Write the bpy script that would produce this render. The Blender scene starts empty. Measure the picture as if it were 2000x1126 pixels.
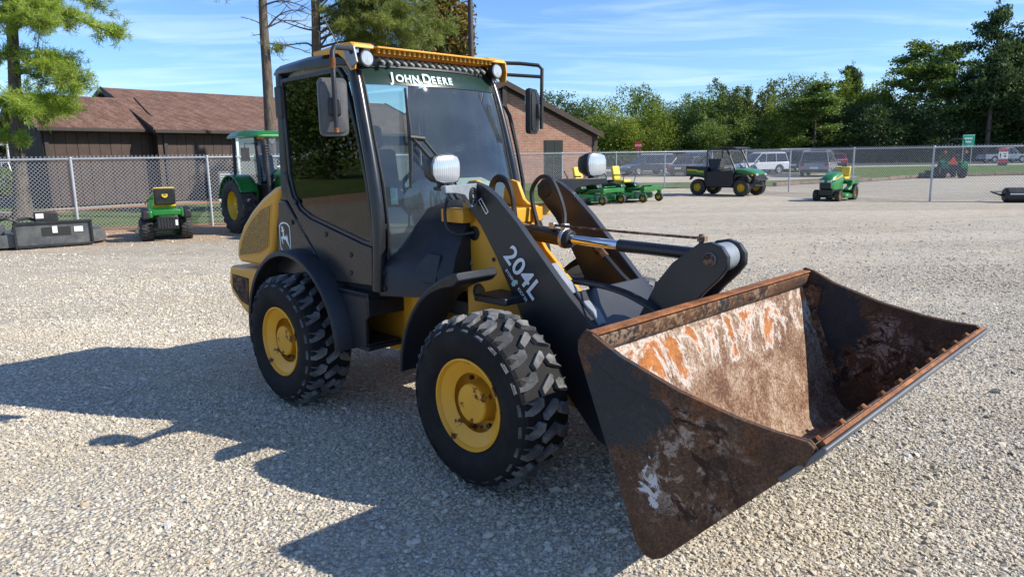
import bpy, bmesh, math, random
import numpy as np
from mathutils import Vector, Matrix, Euler
R = math.radians
random.seed(7)
S = bpy.context.scene
C = S.collection

# ------------------------------------------------------------------ camera
CAM_H = 1.7386; PITCH = 0.1815; ROLL = -0.0146; FPX = 1412.0
cd = bpy.data.cameras.new('camera'); cam = bpy.data.objects.new('camera', cd); C.objects.link(cam)
fw = Vector((0, math.cos(PITCH), -math.sin(PITCH))); rt = Vector((1, 0, 0)); up = rt.cross(fw)
r2 = rt*math.cos(ROLL) + up*math.sin(ROLL); u2 = -rt*math.sin(ROLL) + up*math.cos(ROLL)
cam.matrix_world = Matrix(((r2.x, u2.x, -fw.x, 0), (r2.y, u2.y, -fw.y, 0), (r2.z, u2.z, -fw.z, CAM_H), (0, 0, 0, 1)))
cd.sensor_width = 36.0; cd.lens = FPX/2000*36.0; cd.clip_start = 0.05; cd.clip_end = 3000
S.camera = cam

# ------------------------------------------------------------------ sky, sun, exposure
SUN = Vector((1.304, -0.231, 1.0)).normalized()
EL = math.asin(SUN.z); AZ = math.atan2(SUN.x, SUN.y)
W = bpy.data.worlds.new('World'); S.world = W; W.use_nodes = True
wn = W.node_tree; wn.nodes.clear()
def wnode(t, **k):
    n = wn.nodes.new(t)
    for a, b in k.items(): setattr(n, a, b)
    return n
sky = wnode('ShaderNodeTexSky', sky_type='NISHITA', sun_disc=False, sun_elevation=EL, sun_rotation=AZ, altitude=0.0)
sky.air_density = 1.0; sky.dust_density = 0.15; sky.ozone_density = 3.0
tc = wnode('ShaderNodeTexCoord'); sp = wnode('ShaderNodeSeparateXYZ'); wn.links.new(tc.outputs['Generated'], sp.inputs[0])
# cirrus: the view direction projected on a high flat layer
mx = wnode('ShaderNodeMath', operation='MAXIMUM'); mx.inputs[1].default_value = 0.03; wn.links.new(sp.outputs['Z'], mx.inputs[0])
ad = wnode('ShaderNodeMath', operation='ADD'); ad.inputs[1].default_value = 0.09; wn.links.new(mx.outputs[0], ad.inputs[0])
dx = wnode('ShaderNodeMath', operation='DIVIDE'); dy = wnode('ShaderNodeMath', operation='DIVIDE')
wn.links.new(sp.outputs['X'], dx.inputs[0]); wn.links.new(ad.outputs[0], dx.inputs[1])
wn.links.new(sp.outputs['Y'], dy.inputs[0]); wn.links.new(ad.outputs[0], dy.inputs[1])
cb = wnode('ShaderNodeCombineXYZ'); wn.links.new(dx.outputs[0], cb.inputs[0]); wn.links.new(dy.outputs[0], cb.inputs[1])
mp = wnode('ShaderNodeMapping'); mp.inputs['Rotation'].default_value = (0, 0, R(24)); mp.inputs['Scale'].default_value = (0.55, 1.5, 1); mp.inputs['Location'].default_value = (3.3, 1.4, 0)
wn.links.new(cb.outputs[0], mp.inputs[0])
nz = wnode('ShaderNodeTexNoise'); nz.inputs['Scale'].default_value = 1.3; nz.inputs['Detail'].default_value = 7; nz.inputs['Roughness'].default_value = 0.58; nz.inputs['Distortion'].default_value = 0.8
wn.links.new(mp.outputs[0], nz.inputs['Vector'])
rp = wnode('ShaderNodeValToRGB'); rp.color_ramp.elements[0].position = 0.46; rp.color_ramp.elements[0].color = (0, 0, 0, 1); rp.color_ramp.elements[1].position = 0.78; rp.color_ramp.elements[1].color = (1, 1, 1, 1)
wn.links.new(nz.outputs['Fac'], rp.inputs[0])
ml = wnode('ShaderNodeMath', operation='MULTIPLY'); ml.inputs[1].default_value = 0.42; wn.links.new(rp.outputs[0], ml.inputs[0])
tint = wnode('ShaderNodeMix', data_type='RGBA', blend_type='MULTIPLY'); tint.inputs['Factor'].default_value = 1.0; tint.inputs['B'].default_value = (0.66, 0.85, 1.14, 1)
wn.links.new(sky.outputs[0], tint.inputs['A'])
mc = wnode('ShaderNodeMix', data_type='RGBA'); mc.inputs['B'].default_value = (6.2, 7.4, 9.0, 1)
wn.links.new(ml.outputs[0], mc.inputs['Factor']); wn.links.new(tint.outputs['Result'], mc.inputs['A'])
bg = wnode('ShaderNodeBackground'); bg.inputs['Strength'].default_value = 0.115
wn.links.new(mc.outputs['Result'], bg.inputs[0])
wo = wnode('ShaderNodeOutputWorld'); wn.links.new(bg.outputs[0], wo.inputs[0])

sd = bpy.data.lights.new('sun', 'SUN'); sd.energy = 4.6; sd.angle = R(0.53); sd.color = (1.0, 0.94, 0.84)
sun = bpy.data.objects.new('sun', sd); C.objects.link(sun); sun.location = SUN*200
sun.rotation_euler = SUN.to_track_quat('Z', 'Y').to_euler()

S.view_settings.view_transform = 'Standard'; S.view_settings.look = 'None'; S.view_settings.gamma = 1; S.view_settings.use_curve_mapping = False
S.view_settings.exposure = 0.62
S.render.engine = 'CYCLES'
S.cycles.max_bounces = 7; S.cycles.transparent_max_bounces = 24; S.cycles.diffuse_bounces = 3; S.cycles.glossy_bounces = 3; S.cycles.transmission_bounces = 4
S.cycles.use_denoising = True
try:
    S.cycles.denoiser = 'OPENIMAGEDENOISE'; S.cycles.denoising_input_passes = 'RGB_ALBEDO_NORMAL'; S.cycles.denoising_prefilter = 'ACCURATE'
except Exception: pass
S.cycles.sample_clamp_indirect = 6
S.cycles.caustics_reflective = False; S.cycles.caustics_refractive = False

# ------------------------------------------------------------------ materials
def srgb(r, g, b):
    f = lambda c: (c/255/12.92) if c/255 <= 0.04045 else ((c/255+0.055)/1.055)**2.4
    return (f(r), f(g), f(b), 1)
class NT:
    def __init__(s, name):
        s.m = bpy.data.materials.new(name); s.m.use_nodes = True; s.t = s.m.node_tree; s.t.nodes.clear()
        s.out = s.n('ShaderNodeOutputMaterial'); s.co = None
    def n(s, t, **k):
        n = s.t.nodes.new(t)
        for a, b in k.items(): setattr(n, a, b)
        return n
    def l(s, a, b): s.t.links.new(a, b)
    def coord(s, which='Object'):
        if s.co is None: s.co = s.n('ShaderNodeTexCoord')
        return s.co.outputs[which]
    def noise(s, scale, detail=4, rough=0.55, vec=None, stretch=None, dist=0):
        n = s.n('ShaderNodeTexNoise'); n.inputs['Scale'].default_value = scale; n.inputs['Detail'].default_value = detail; n.inputs['Roughness'].default_value = rough; n.inputs['Distortion'].default_value = dist
        v = vec or s.coord()
        if stretch:
            mp = s.n('ShaderNodeMapping'); mp.inputs['Scale'].default_value = stretch; s.l(v, mp.inputs[0]); v = mp.outputs[0]
        s.l(v, n.inputs['Vector']); return n.outputs['Fac']
    def voro(s, scale, feature='F1', vec=None, out='Distance', rnd=1):
        n = s.n('ShaderNodeTexVoronoi', feature=feature); n.inputs['Scale'].default_value = scale; n.inputs['Randomness'].default_value = rnd
        s.l(vec or s.coord(), n.inputs['Vector']); return n.outputs[out]
    def ramp(s, fac, stops, interp='LINEAR'):
        n = s.n('ShaderNodeValToRGB'); cr = n.color_ramp; cr.interpolation = interp
        while len(cr.elements) < len(stops): cr.elements.new(0.5)
        for e, (p, c) in zip(cr.elements, stops):
            e.position = p; e.color = c if isinstance(c, tuple) else (c, c, c, 1)
        s.l(fac, n.inputs[0]); return n.outputs[0]
    def mix(s, fac, a, b, blend='MIX'):
        n = s.n('ShaderNodeMix', data_type='RGBA', blend_type=blend)
        for sock, v in (('Factor', fac), ('A', a), ('B', b)):
            if isinstance(v, (int, float)): n.inputs[sock].default_value = v if sock == 'Factor' else (v, v, v, 1)
            elif isinstance(v, tuple): n.inputs[sock].default_value = v
            else: s.l(v, n.inputs[sock])
        return n.outputs['Result']
    def math(s, op, a, b=0.0, clamp=False):
        n = s.n('ShaderNodeMath', operation=op); n.use_clamp = clamp
        for i, v in enumerate((a, b)):
            if isinstance(v, (int, float)): n.inputs[i].default_value = v
            else: s.l(v, n.inputs[i])
        return n.outputs[0]
    def bump(s, h, strength, dist):
        n = s.n('ShaderNodeBump'); n.inputs['Strength'].default_value = strength; n.inputs['Distance'].default_value = dist; s.l(h, n.inputs['Height']); return n.outputs[0]
    def bsdf(s, col, rough=0.5, metal=0.0, normal=None, coat=0.0, spec=0.5):
        b = s.n('ShaderNodeBsdfPrincipled')
        for sock, v in (('Base Color', col), ('Roughness', rough), ('Metallic', metal), ('Coat Weight', coat), ('Specular IOR Level', spec)):
            if isinstance(v, (int, float, tuple)): b.inputs[sock].default_value = v
            else: s.l(v, b.inputs[sock])
        if normal: s.l(normal, b.inputs['Normal'])
        s.l(b.outputs[0], s.out.inputs[0]); return b
M = {}
def paint(name, col, rough=0.4, dirt=None, damt=0.35, dscale=6, coat=0.0, metal=0.0, bumpy=0.0, bscale=60, spec=0.5):
    t = NT(name); n1 = t.noise(dscale, 6, 0.62)
    d = dirt or tuple(min(1, c*1.5+0.02) for c in col[:3])+(1,)
    f = t.math('MULTIPLY', t.ramp(n1, [(0.42, 0.0), (0.72, 1.0)]), damt)
    fine = t.ramp(t.noise(dscale*9, 3), [(0.3, 0.86), (0.7, 1.08)])
    c = t.mix(1.0, t.mix(f, col, d), fine, 'MULTIPLY')
    rr = t.math('ADD', t.math('MULTIPLY', n1, 0.25), rough-0.12, True)
    nn = t.bump(t.noise(bscale, 3), bumpy, 0.004) if bumpy else None
    t.bsdf(c, rr, metal, nn, coat, spec); M[name] = t.m; return t.m
def chipped(name, col, rough=0.42, amt=0.62, scale=9, dirt=None, damt=0.3, rust=(0.13, 0.05, 0.02, 1)):
    t = NT(name); d = dirt or tuple(c*0.55 for c in col[:3])+(1,)
    big = t.noise(2.6, 5); f = t.math('MULTIPLY', t.ramp(big, [(0.42, 0.0), (0.75, 1.0)]), damt)
    base = t.mix(f, col, d)
    ch = t.math('MULTIPLY', t.noise(scale, 6, 0.7), t.math('ADD', t.math('MULTIPLY', t.noise(2.2, 2), 0.7), 0.62))
    cf = t.ramp(ch, [(amt, 0.0), (amt+0.025, 1.0)])
    rc = t.ramp(t.noise(50, 3), [(0.3, (rust[0]*0.5, rust[1]*0.5, rust[2]*0.5, 1)), (0.7, rust)])
    c = t.mix(cf, base, rc)
    rg = t.math('ADD', t.math('MULTIPLY', cf, 0.4), rough, True)
    t.bsdf(c, rg, 0, t.bump(cf, 0.3, -0.002)); M[name] = t.m; return t.m
def flat(name, col, rough=0.5, metal=0.0, spec=0.5):
    t = NT(name); t.bsdf(col, rough, metal, spec=spec); M[name] = t.m; return t.m
def glass(name, tint=(0.75, 0.85, 0.82, 1), rough=0.02, gl=1.0, sky_haze=0.0):
    t = NT(name); tr = t.n('ShaderNodeBsdfTransparent'); tr.inputs[0].default_value = tint
    g = t.n('ShaderNodeBsdfGlossy'); g.inputs['Roughness'].default_value = rough; g.inputs[0].default_value = (gl, gl, gl, 1)
    fr = t.n('ShaderNodeFresnel'); fr.inputs[0].default_value = 1.5
    mx = t.n('ShaderNodeMixShader'); t.l(t.math('ADD', t.math('MULTIPLY', fr.outputs[0], 1.0), 0.01, True), mx.inputs[0]); t.l(tr.outputs[0], mx.inputs[1]); t.l(g.outputs[0], mx.inputs[2])
    last = mx
    if sky_haze:
        df = t.n('ShaderNodeBsdfDiffuse'); df.inputs[0].default_value = (0.62, 0.76, 0.88, 1)  # pale blue haze painted into the glass in place of reflected sky
        m2 = t.n('ShaderNodeMixShader'); sm = t.ramp(t.noise(1.5, 4, 0.5, stretch=(1, 0.8, 2.0), dist=0.4), [(0.30, 0.35), (0.75, 1.0)])
        t.l(t.math('MULTIPLY', sm, sky_haze), m2.inputs[0]); t.l(mx.outputs[0], m2.inputs[1]); t.l(df.outputs[0], m2.inputs[2]); last = m2
    t.l(last.outputs[0], t.out.inputs[0]); M[name] = t.m; return t.m

# ------------------------------------------------------------------ mesh builder
class MB:
    def __init__(s): s.v = []; s.f = []; s.mi = []; s.cm = 0; s.T = None
    def add(s, vs, fs):
        o = len(s.v)
        s.v += [tuple(s.T @ Vector(p)) if s.T else tuple(p) for p in vs]
        s.f += [tuple(i+o for i in f) for f in fs]; s.mi += [s.cm]*len(fs); return s
    def box(s, lo, hi, rot=None, piv=None):
        x0, y0, z0 = lo; x1, y1, z1 = hi
        vs = [Vector(p) for p in ((x0,y0,z0),(x1,y0,z0),(x1,y1,z0),(x0,y1,z0),(x0,y0,z1),(x1,y0,z1),(x1,y1,z1),(x0,y1,z1))]
        if rot:
            m = Euler(rot).to_matrix(); c = Vector(piv) if piv else (Vector(lo)+Vector(hi))/2
            vs = [m@(p-c)+c for p in vs]
        return s.add(vs, [(0,3,2,1),(4,5,6,7),(0,1,5,4),(1,2,6,5),(2,3,7,6),(3,0,4,7)])
    def prism(s, poly, a, b, ax='y'):
        # poly in the two other axes (x,z for y; y,z for x; x,y for z), extruded from a to b
        mk = {'y': lambda p, t: (p[0], t, p[1]), 'x': lambda p, t: (t, p[0], p[1]), 'z': lambda p, t: (p[0], p[1], t)}[ax]
        n = len(poly); vs = [mk(p, a) for p in poly]+[mk(p, b) for p in poly]
        ar = sum(poly[i][0]*poly[(i+1)%n][1]-poly[(i+1)%n][0]*poly[i][1] for i in range(n))
        fl = (ar > 0) == (b > a)
        if ax != 'y': fl = not fl
        A = tuple(range(n)); B = tuple(range(2*n-1, n-1, -1))
        fs = [A, B]+[(i, i+n, (i+1)%n+n, (i+1)%n) for i in range(n)]
        if not fl: fs = [tuple(reversed(f)) for f in fs]
        return s.add(vs, fs)
    def loft(s, rings, cap=True, close=True):
        n = len(rings[0]); vs = [p for r in rings for p in r]; fs = []
        for k in range(len(rings)-1):
            for i in range(n if close else n-1):
                j = (i+1) % n; fs.append((k*n+i, k*n+j, (k+1)*n+j, (k+1)*n+i))
        if cap: fs += [tuple(range(n-1, -1, -1)), tuple((len(rings)-1)*n+i for i in range(n))]
        return s.add(vs, fs)
    def cyl(s, p0, p1, r0, r1=None, n=14, cap=True):
        p0 = Vector(p0); p1 = Vector(p1); r1 = r0 if r1 is None else r1
        d = (p1-p0).normalized(); a = d.orthogonal().normalized(); b = d.cross(a)
        ring = lambda p, r: [p+(a*math.cos(t)+b*math.sin(t))*r for t in (2*math.pi*i/n for i in range(n))]
        return s.loft([ring(p0, r0), ring(p1, r1)], cap)
    def tube(s, path, r, n=8, cap=True):
        P = [Vector(p) for p in path]; rr = r if isinstance(r, (list, tuple)) else [r]*len(P)
        T = [((P[min(i+1, len(P)-1)]-P[max(i-1, 0)]).normalized()) for i in range(len(P))]
        a = T[0].orthogonal().normalized(); rings = []
        for i, p in enumerate(P):
            a = (a-T[i]*a.dot(T[i])).normalized(); b = T[i].cross(a)
            rings.append([p+(a*math.cos(t)+b*math.sin(t))*rr[i] for t in (2*math.pi*k/n for k in range(n))])
        return s.loft(rings, cap)
    def lathe(s, prof, o=(0,0,0), ax='y', n=32, sgn=1, cap=True):
        # prof: (radius, height along axis)
        o = Vector(o); rings = []
        for r, h in prof:
            ring = []
            for i in range(n):
                t = 2*math.pi*i/n; c, q = r*math.cos(t), r*math.sin(t)
                ring.append(o+Vector({'y': (c, h*sgn, q), 'x': (h*sgn, c, q), 'z': (c, q, h*sgn)}[ax]))
            rings.append(ring)
        return s.loft(rings, cap)
    def ell(s, c, rad, n=16, m=10):
        c = Vector(c); rings = []
        for k in range(1, m):
            ph = math.pi*k/m-math.pi/2
            rings.append([c+Vector((rad[0]*math.cos(ph)*math.cos(2*math.pi*i/n), rad[1]*math.cos(ph)*math.sin(2*math.pi*i/n), rad[2]*math.sin(ph))) for i in range(n)])
        return s.loft(rings, True)
    def build(s, name, mat, parent=None, bevel=0.0, seg=2, smooth=35, kind=None, label=None):
        me = bpy.data.meshes.new(name); me.from_pydata([tuple(p) for p in s.v], [], s.f)
        mats = mat if isinstance(mat, (list, tuple)) else [mat]
        for m_ in mats: me.materials.append(M[m_] if isinstance(m_, str) else m_)
        if len(mats) > 1: me.polygons.foreach_set('material_index', s.mi)
        me.validate(); me.update()
        bm = bmesh.new(); bm.from_mesh(me); bmesh.ops.recalc_face_normals(bm, faces=bm.faces); bm.to_mesh(me); bm.free()
        if smooth:
            me.polygons.foreach_set('use_smooth', [True]*len(me.polygons)); me.set_sharp_from_angle(angle=R(smooth))
        o = bpy.data.objects.new(name, me); C.objects.link(o)
        if parent: o.parent = parent
        if bevel:
            b = o.modifiers.new('bevel', 'BEVEL'); b.width = bevel; b.segments = seg; b.limit_method = 'ANGLE'; b.angle_limit = R(40)
        if kind: o['kind'] = kind
        if label: o['label'] = label
        return o
def thing(name, label, cat, loc=(0,0,0), yaw=0.0, group=None):
    o = bpy.data.objects.new(name, None); C.objects.link(o); o.empty_display_size = 0.2
    o.location = loc; o.rotation_euler = (0, 0, yaw); return tag(o, label, cat, group)
def tag(o, label, cat, group=None):
    o['label'] = label; o['category'] = cat
    if group: o['group'] = group
    return o
def struct(o): o['kind'] = 'structure'; return o
def copy_obj(o, parent, **k):
    c = o.copy(); C.objects.link(c); c.parent = parent
    for a, b in k.items(): setattr(c, a, b)
    return c
def text_part(name, body, size, mat, parent, mtx, extrude=0.001, offset=0.0, align='LEFT', shear=0, spacing=1.0):
    cu = bpy.data.curves.new(name, 'FONT'); cu.body = body; cu.size = size; cu.extrude = extrude; cu.offset = offset; cu.align_x = align; cu.shear = shear; cu.space_character = spacing; cu.resolution_u = 4
    to = bpy.data.objects.new(name+'_curve', cu); C.objects.link(to)
    dg = bpy.context.evaluated_depsgraph_get(); me = bpy.data.meshes.new_from_object(to.evaluated_get(dg))
    bpy.data.objects.remove(to); bpy.data.curves.remove(cu)
    me.materials.clear(); me.materials.append(M[mat]); o = bpy.data.objects.new(name, me); C.objects.link(o); o.parent = parent; o.matrix_local = mtx
    return o
def frame(o, x, y):
    # local matrix with given origin, text x axis and y axis
    x = Vector(x).normalized(); y = Vector(y); y = (y-x*y.dot(x)).normalized(); z = x.cross(y); o = Vector(o)
    return Matrix(((x.x, y.x, z.x, o.x), (x.y, y.y, z.y, o.y), (x.z, y.z, z.z, o.z), (0, 0, 0, 1)))
def arc(cx, cz, r, a0, a1, n):
    return [(cx+r*math.cos(R(a0+(a1-a0)*i/n)), cz+r*math.sin(R(a0+(a1-a0)*i/n))) for i in range(n+1)]
def spline(pts, k=6):
    # Catmull-Rom through points
    P = [Vector(p) for p in pts]; P = [P[0]*2-P[1]]+P+[P[-1]*2-P[-2]]; out = []
    for i in range(1, len(P)-2):
        for j in range(k):
            t = j/k; a, b, c, d = P[i-1], P[i], P[i+1], P[i+2]
            out.append(0.5*((2*b)+(c-a)*t+(2*a-5*b+4*c-d)*t*t+(3*b-a-3*c+d)*t**3))
    out.append(P[-2]); return out
# ------------------------------------------------------------------ material set
chipped('yellow_paint', (0.70, 0.335, 0.026, 1), 0.38, 0.76, 9, damt=0.25)
chipped('yellow_rim', (0.76, 0.37, 0.022, 1), 0.42, 0.60, 9, damt=0.3)
paint('charcoal', (0.014, 0.017, 0.023, 1), 0.45, (0.055, 0.054, 0.052, 1), 0.32, 3.2, spec=0.4)
paint('charcoal_gloss', (0.015, 0.017, 0.021, 1), 0.28, (0.06, 0.058, 0.054, 1), 0.30, 2.6)
chipped('arm_paint', (0.019, 0.021, 0.026, 1), 0.36, 0.80, 8, dirt=(0.06, 0.058, 0.056, 1), damt=0.4, rust=(0.16, 0.06, 0.02, 1))
paint('grey_steel', (0.20, 0.225, 0.25, 1), 0.42, (0.36, 0.37, 0.38, 1), 0.5, 5)
paint('black_plastic', (0.012, 0.012, 0.013, 1), 0.5, (0.05, 0.05, 0.048, 1), 0.3, 8)
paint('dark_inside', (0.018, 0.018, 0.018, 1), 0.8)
paint('cab_trim', (0.34, 0.37, 0.33, 1), 0.75, (0.3, 0.3, 0.28, 1), 0.4, 5)
paint('seat_cloth', (0.03, 0.03, 0.032, 1), 0.85)
paint('rubber', (0.0095, 0.0095, 0.0105, 1), 0.75, (0.036, 0.035, 0.034, 1), 0.6, 5.5, bumpy=0.4, bscale=40, spec=0.2)
paint('rubber_worn', (0.060, 0.061, 0.063, 1), 0.82, (0.30, 0.30, 0.295, 1), 0.85, 7, bumpy=0.6, bscale=70)
paint('hose', (0.014, 0.014, 0.015, 1), 0.5, (0.06, 0.058, 0.055, 1), 0.4, 9)
flat('chrome', (0.82, 0.83, 0.85, 1), 0.07, 1.0)
flat('mirror_glass', (0.8, 0.82, 0.84, 1), 0.03, 1.0)
paint('zinc', (0.50, 0.51, 0.52, 1), 0.38, (0.3, 0.3, 0.3, 1), 0.5, 20, metal=0.7)
paint('white_plastic', (0.72, 0.72, 0.70, 1), 0.45)
flat('decal_white', (0.78, 0.80, 0.82, 1), 0.4)
flat('decal_black', (0.004, 0.005, 0.007, 1), 0.4)
flat('decal_mint', (0.50, 0.72, 0.66, 1), 0.5)
paint('sticker', (0.45, 0.66, 0.60, 1), 0.5)
glass('cab_glass', (0.80, 0.88, 0.86, 1), 0.015)
glass('door_glass', (0.60, 0.68, 0.65, 1), 0.012, 1.0)
glass('windscreen', (0.78, 0.90, 0.88, 1), 0.02, 1.0, sky_haze=0.07)
def lamp_mat(name, col, sc):
    t = NT(name); w_ = t.n('ShaderNodeTexWave'); w_.bands_direction = 'Y'; w_.inputs['Scale'].default_value = sc; t.l(t.coord(), w_.inputs['Vector']); t.bsdf(t.mix(t.ramp(w_.outputs['Fac'], [(0.3, 0.0), (0.7, 1.0)]), tuple(c*.85 for c in col[:3])+(1,), col), 0.16, 0.35, t.bump(w_.outputs['Fac'], 0.25, 0.003), coat=1.0); M[name] = t.m
lamp_mat('lamp_lens', (0.50, 0.53, 0.56, 1), 22)
flat('amber', (0.75, 0.22, 0.01, 1), 0.2); flat('red_lens', (0.42, 0.012, 0.012, 1), 0.2); flat('orange_sign', (0.85, 0.10, 0.015, 1), 0.5)
def rust(name, deep, mid, spot=None):
    t = NT(name); a = t.noise(7, 7, 0.7); f = t.noise(95, 4, 0.7)
    c = t.ramp(a, [(0.3, deep), (0.52, mid), (0.72, tuple(min(1, x*1.8) for x in mid[:3])+(1,))])
    c = t.mix(1.0, c, t.ramp(f, [(0.25, 0.45), (0.75, 1.35)]), 'MULTIPLY')
    if spot:
        p = t.math('MULTIPLY', t.noise(2.6, 5, 0.66, dist=0.5), t.math('ADD', t.noise(18, 5, 0.7), 0.5))
        c = t.mix(t.ramp(p, [(0.53, 0.0), (0.57, 1.0)]), c, spot)
        g_ = t.math('MULTIPLY', t.noise(34, 5, 0.7), t.math('ADD', t.math('MULTIPLY', t.noise(1.9, 4), 0.9), 0.5))
        c = t.mix(t.ramp(g_, [(0.50, 0.0), (0.58, 0.85)]), c, (0.30, 0.20, 0.125, 1))
        k_ = t.math('MULTIPLY', t.noise(13, 5, 0.72), t.math('ADD', t.noise(2.3, 3), 0.5)); c = t.mix(t.ramp(k_, [(0.60, 0.0), (0.63, 0.9)]), c, (0.030, 0.014, 0.010, 1))
        w = t.noise(5.5, 5, 0.6, stretch=(1, 1, 1), dist=0.3)
        c = t.mix(t.ramp(w, [(0.715, 0.0), (0.73, 1.0)]), c, (0.55, 0.56, 0.58, 1))
    t.bsdf(c, 0.82, 0, t.bump(t.math('ADD', a, t.math('MULTIPLY', f, 0.4)), 0.5, 0.006), spec=0.3); M[name] = t.m
rust('rust_brown', (0.028, 0.013, 0.008, 1), (0.125, 0.060, 0.030, 1), (0.024, 0.028, 0.033, 1))
rust('rust_orange', (0.10, 0.036, 0.014, 1), (0.25, 0.098, 0.036, 1))
def bucket_in(name):
    t = NT(name)
    g = t.noise(70, 6, 0.8); m = t.noise(9, 6, 0.72, dist=0.6); L_ = t.noise(2.1, 5, 0.6, dist=0.8)
    q = t.math('ADD', t.math('ADD', t.math('MULTIPLY', g, 0.55), t.math('MULTIPLY', m, 0.30)), t.math('MULTIPLY', L_, 0.30))   # about .58 on average
    c = t.ramp(q, [(0.48, (0.085, 0.038, 0.022, 1)), (0.55, (0.20, 0.108, 0.062, 1)), (0.605, (0.31, 0.22, 0.15, 1)), (0.68, (0.48, 0.41, 0.33, 1))])
    z = t.n('ShaderNodeSeparateXYZ'); t.l(t.coord('UV'), z.inputs[0])        # uv.y: 1 at the lip, 0 at the heel
    hi = t.ramp(z.outputs['Y'], [(0.42, 0.0), (0.62, 0.75), (0.86, 1.0), (0.97, 0.55)])
    pn = t.math('ADD', t.math('MULTIPLY', t.noise(3.0, 7, 0.68, dist=1.1, stretch=(1, 1, 0.75)), 0.85), t.math('MULTIPLY', t.noise(16, 6, 0.75), 0.28))
    p = t.math('MULTIPLY', pn, t.math('ADD', t.math('MULTIPLY', hi, 0.50), 0.55))
    c = t.mix(t.ramp(p, [(0.515, 0.0), (0.55, 0.85)]), c, t.ramp(g, [(0.35, (0.42, 0.36, 0.30, 1)), (0.6, (0.62, 0.57, 0.50, 1))]))
    oc = t.ramp(t.math('ADD', t.math('MULTIPLY', g, 0.5), t.math('MULTIPLY', m, 0.5)), [(0.38, (0.13, 0.05, 0.02, 1)), (0.52, (0.36, 0.125, 0.030, 1)), (0.66, (0.52, 0.22, 0.06, 1))])
    c = t.mix(t.ramp(p, [(0.555, 0.0), (0.60, 1.0)]), c, oc)
    t.bsdf(c, 0.78, 0, t.bump(q, 0.4, 0.006), spec=0.3); M[name] = t.m
def bucket_side(name):
    t = NT(name); v = t.coord(); sp3 = t.n('ShaderNodeSeparateXYZ'); t.l(v, sp3.inputs[0])
    g = t.noise(110, 6, 0.8); m = t.noise(15, 6, 0.72, dist=0.5); L_ = t.noise(3.2, 5, 0.62, dist=0.6)
    base = t.ramp(g, [(0.32, (0.040, 0.021, 0.014, 1)), (0.5, (0.100, 0.054, 0.032, 1)), (0.68, (0.19, 0.115, 0.07, 1))])
    base = t.mix(1.0, base, t.ramp(L_, [(0.3, 0.55), (0.7, 1.2)]), 'MULTIPLY')
    base = t.mix(t.ramp(t.noise(5.0, 6, 0.75, dist=1.0), [(0.55, 0.0), (0.66, 0.7)]), base, t.ramp(g, [(0.35, (0.12, 0.045, 0.016, 1)), (0.65, (0.26, 0.10, 0.035, 1))]))
    def near(x, zz, rx, rz):
        a = t.math('DIVIDE', t.math('SUBTRACT', sp3.outputs['X'], x), rx); b = t.math('DIVIDE', t.math('SUBTRACT', sp3.outputs['Z'], zz), rz)
        d = t.math('SQRT', t.math('ADD', t.math('MULTIPLY', a, a), t.math('MULTIPLY', b, b))); return t.math('SUBTRACT', 1.0, d)     # 1 in the middle, 0 at the rim
    # mottled scale: dark pits and pale bare metal along the middle of the plate
    mz = t.math('ADD', near(1.34, .64, .36, .26), t.math('MULTIPLY', t.math('SUBTRACT', L_, 0.5), 2.0))
    f1 = t.math('MULTIPLY', t.ramp(mz, [(0.0, 0.0), (0.5, 1.0)]), t.ramp(m, [(0.50, 0.0), (0.56, 1.0)]))
    c = t.mix(f1, base, t.ramp(g, [(0.35, (0.20, 0.14, 0.10, 1)), (0.65, (0.40, 0.33, 0.27, 1))]))
    m2 = t.noise(11, 6, 0.75, dist=0.8); f2 = t.math('MULTIPLY', t.ramp(mz, [(-0.1, 0.25), (0.3, 1.0)]), t.ramp(m2, [(0.53, 0.0), (0.57, 0.95)]))
    c = t.mix(f2, c, (0.026, 0.012, 0.008, 1))
    # remaining charcoal paint towards the back
    pz = t.math('ADD', t.math('ADD', near(1.13, .78, .24, .30), t.math('MULTIPLY', t.math('SUBTRACT', L_, 0.5), 2.6)), t.math('MULTIPLY', t.math('SUBTRACT', m, 0.5), 1.6))
    c = t.mix(t.ramp(pz, [(0.20, 0.0), (0.32, 0.95)]), c, t.mix(t.ramp(g, [(0.5, 0.0), (0.7, 0.6)]), (0.030, 0.034, 0.039, 1), (0.09, 0.06, 0.045, 1)))
    # scraped to white primer
    wz = t.math('ADD', near(1.27, .52, .11, .13), t.math('MULTIPLY', t.math('SUBTRACT', m2, 0.5), 4.5))
    c = t.mix(t.math('MULTIPLY', t.ramp(wz, [(0.62, 0.0), (0.68, 1.0)]), t.math('LESS_THAN', sp3.outputs['Y'], 0.0)), c, (0.50, 0.52, 0.54, 1))
    t.bsdf(c, 0.8, 0, t.bump(t.math('ADD', g, m), 0.45, 0.005), spec=0.3); M[name] = t.m
bucket_side('bucket_side')
bucket_in('bucket_worn')
rust('bucket_shade_side', (0.022, 0.012, 0.009, 1), (0.085, 0.040, 0.022, 1), (0.20, 0.17, 0.15, 1))
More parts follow.
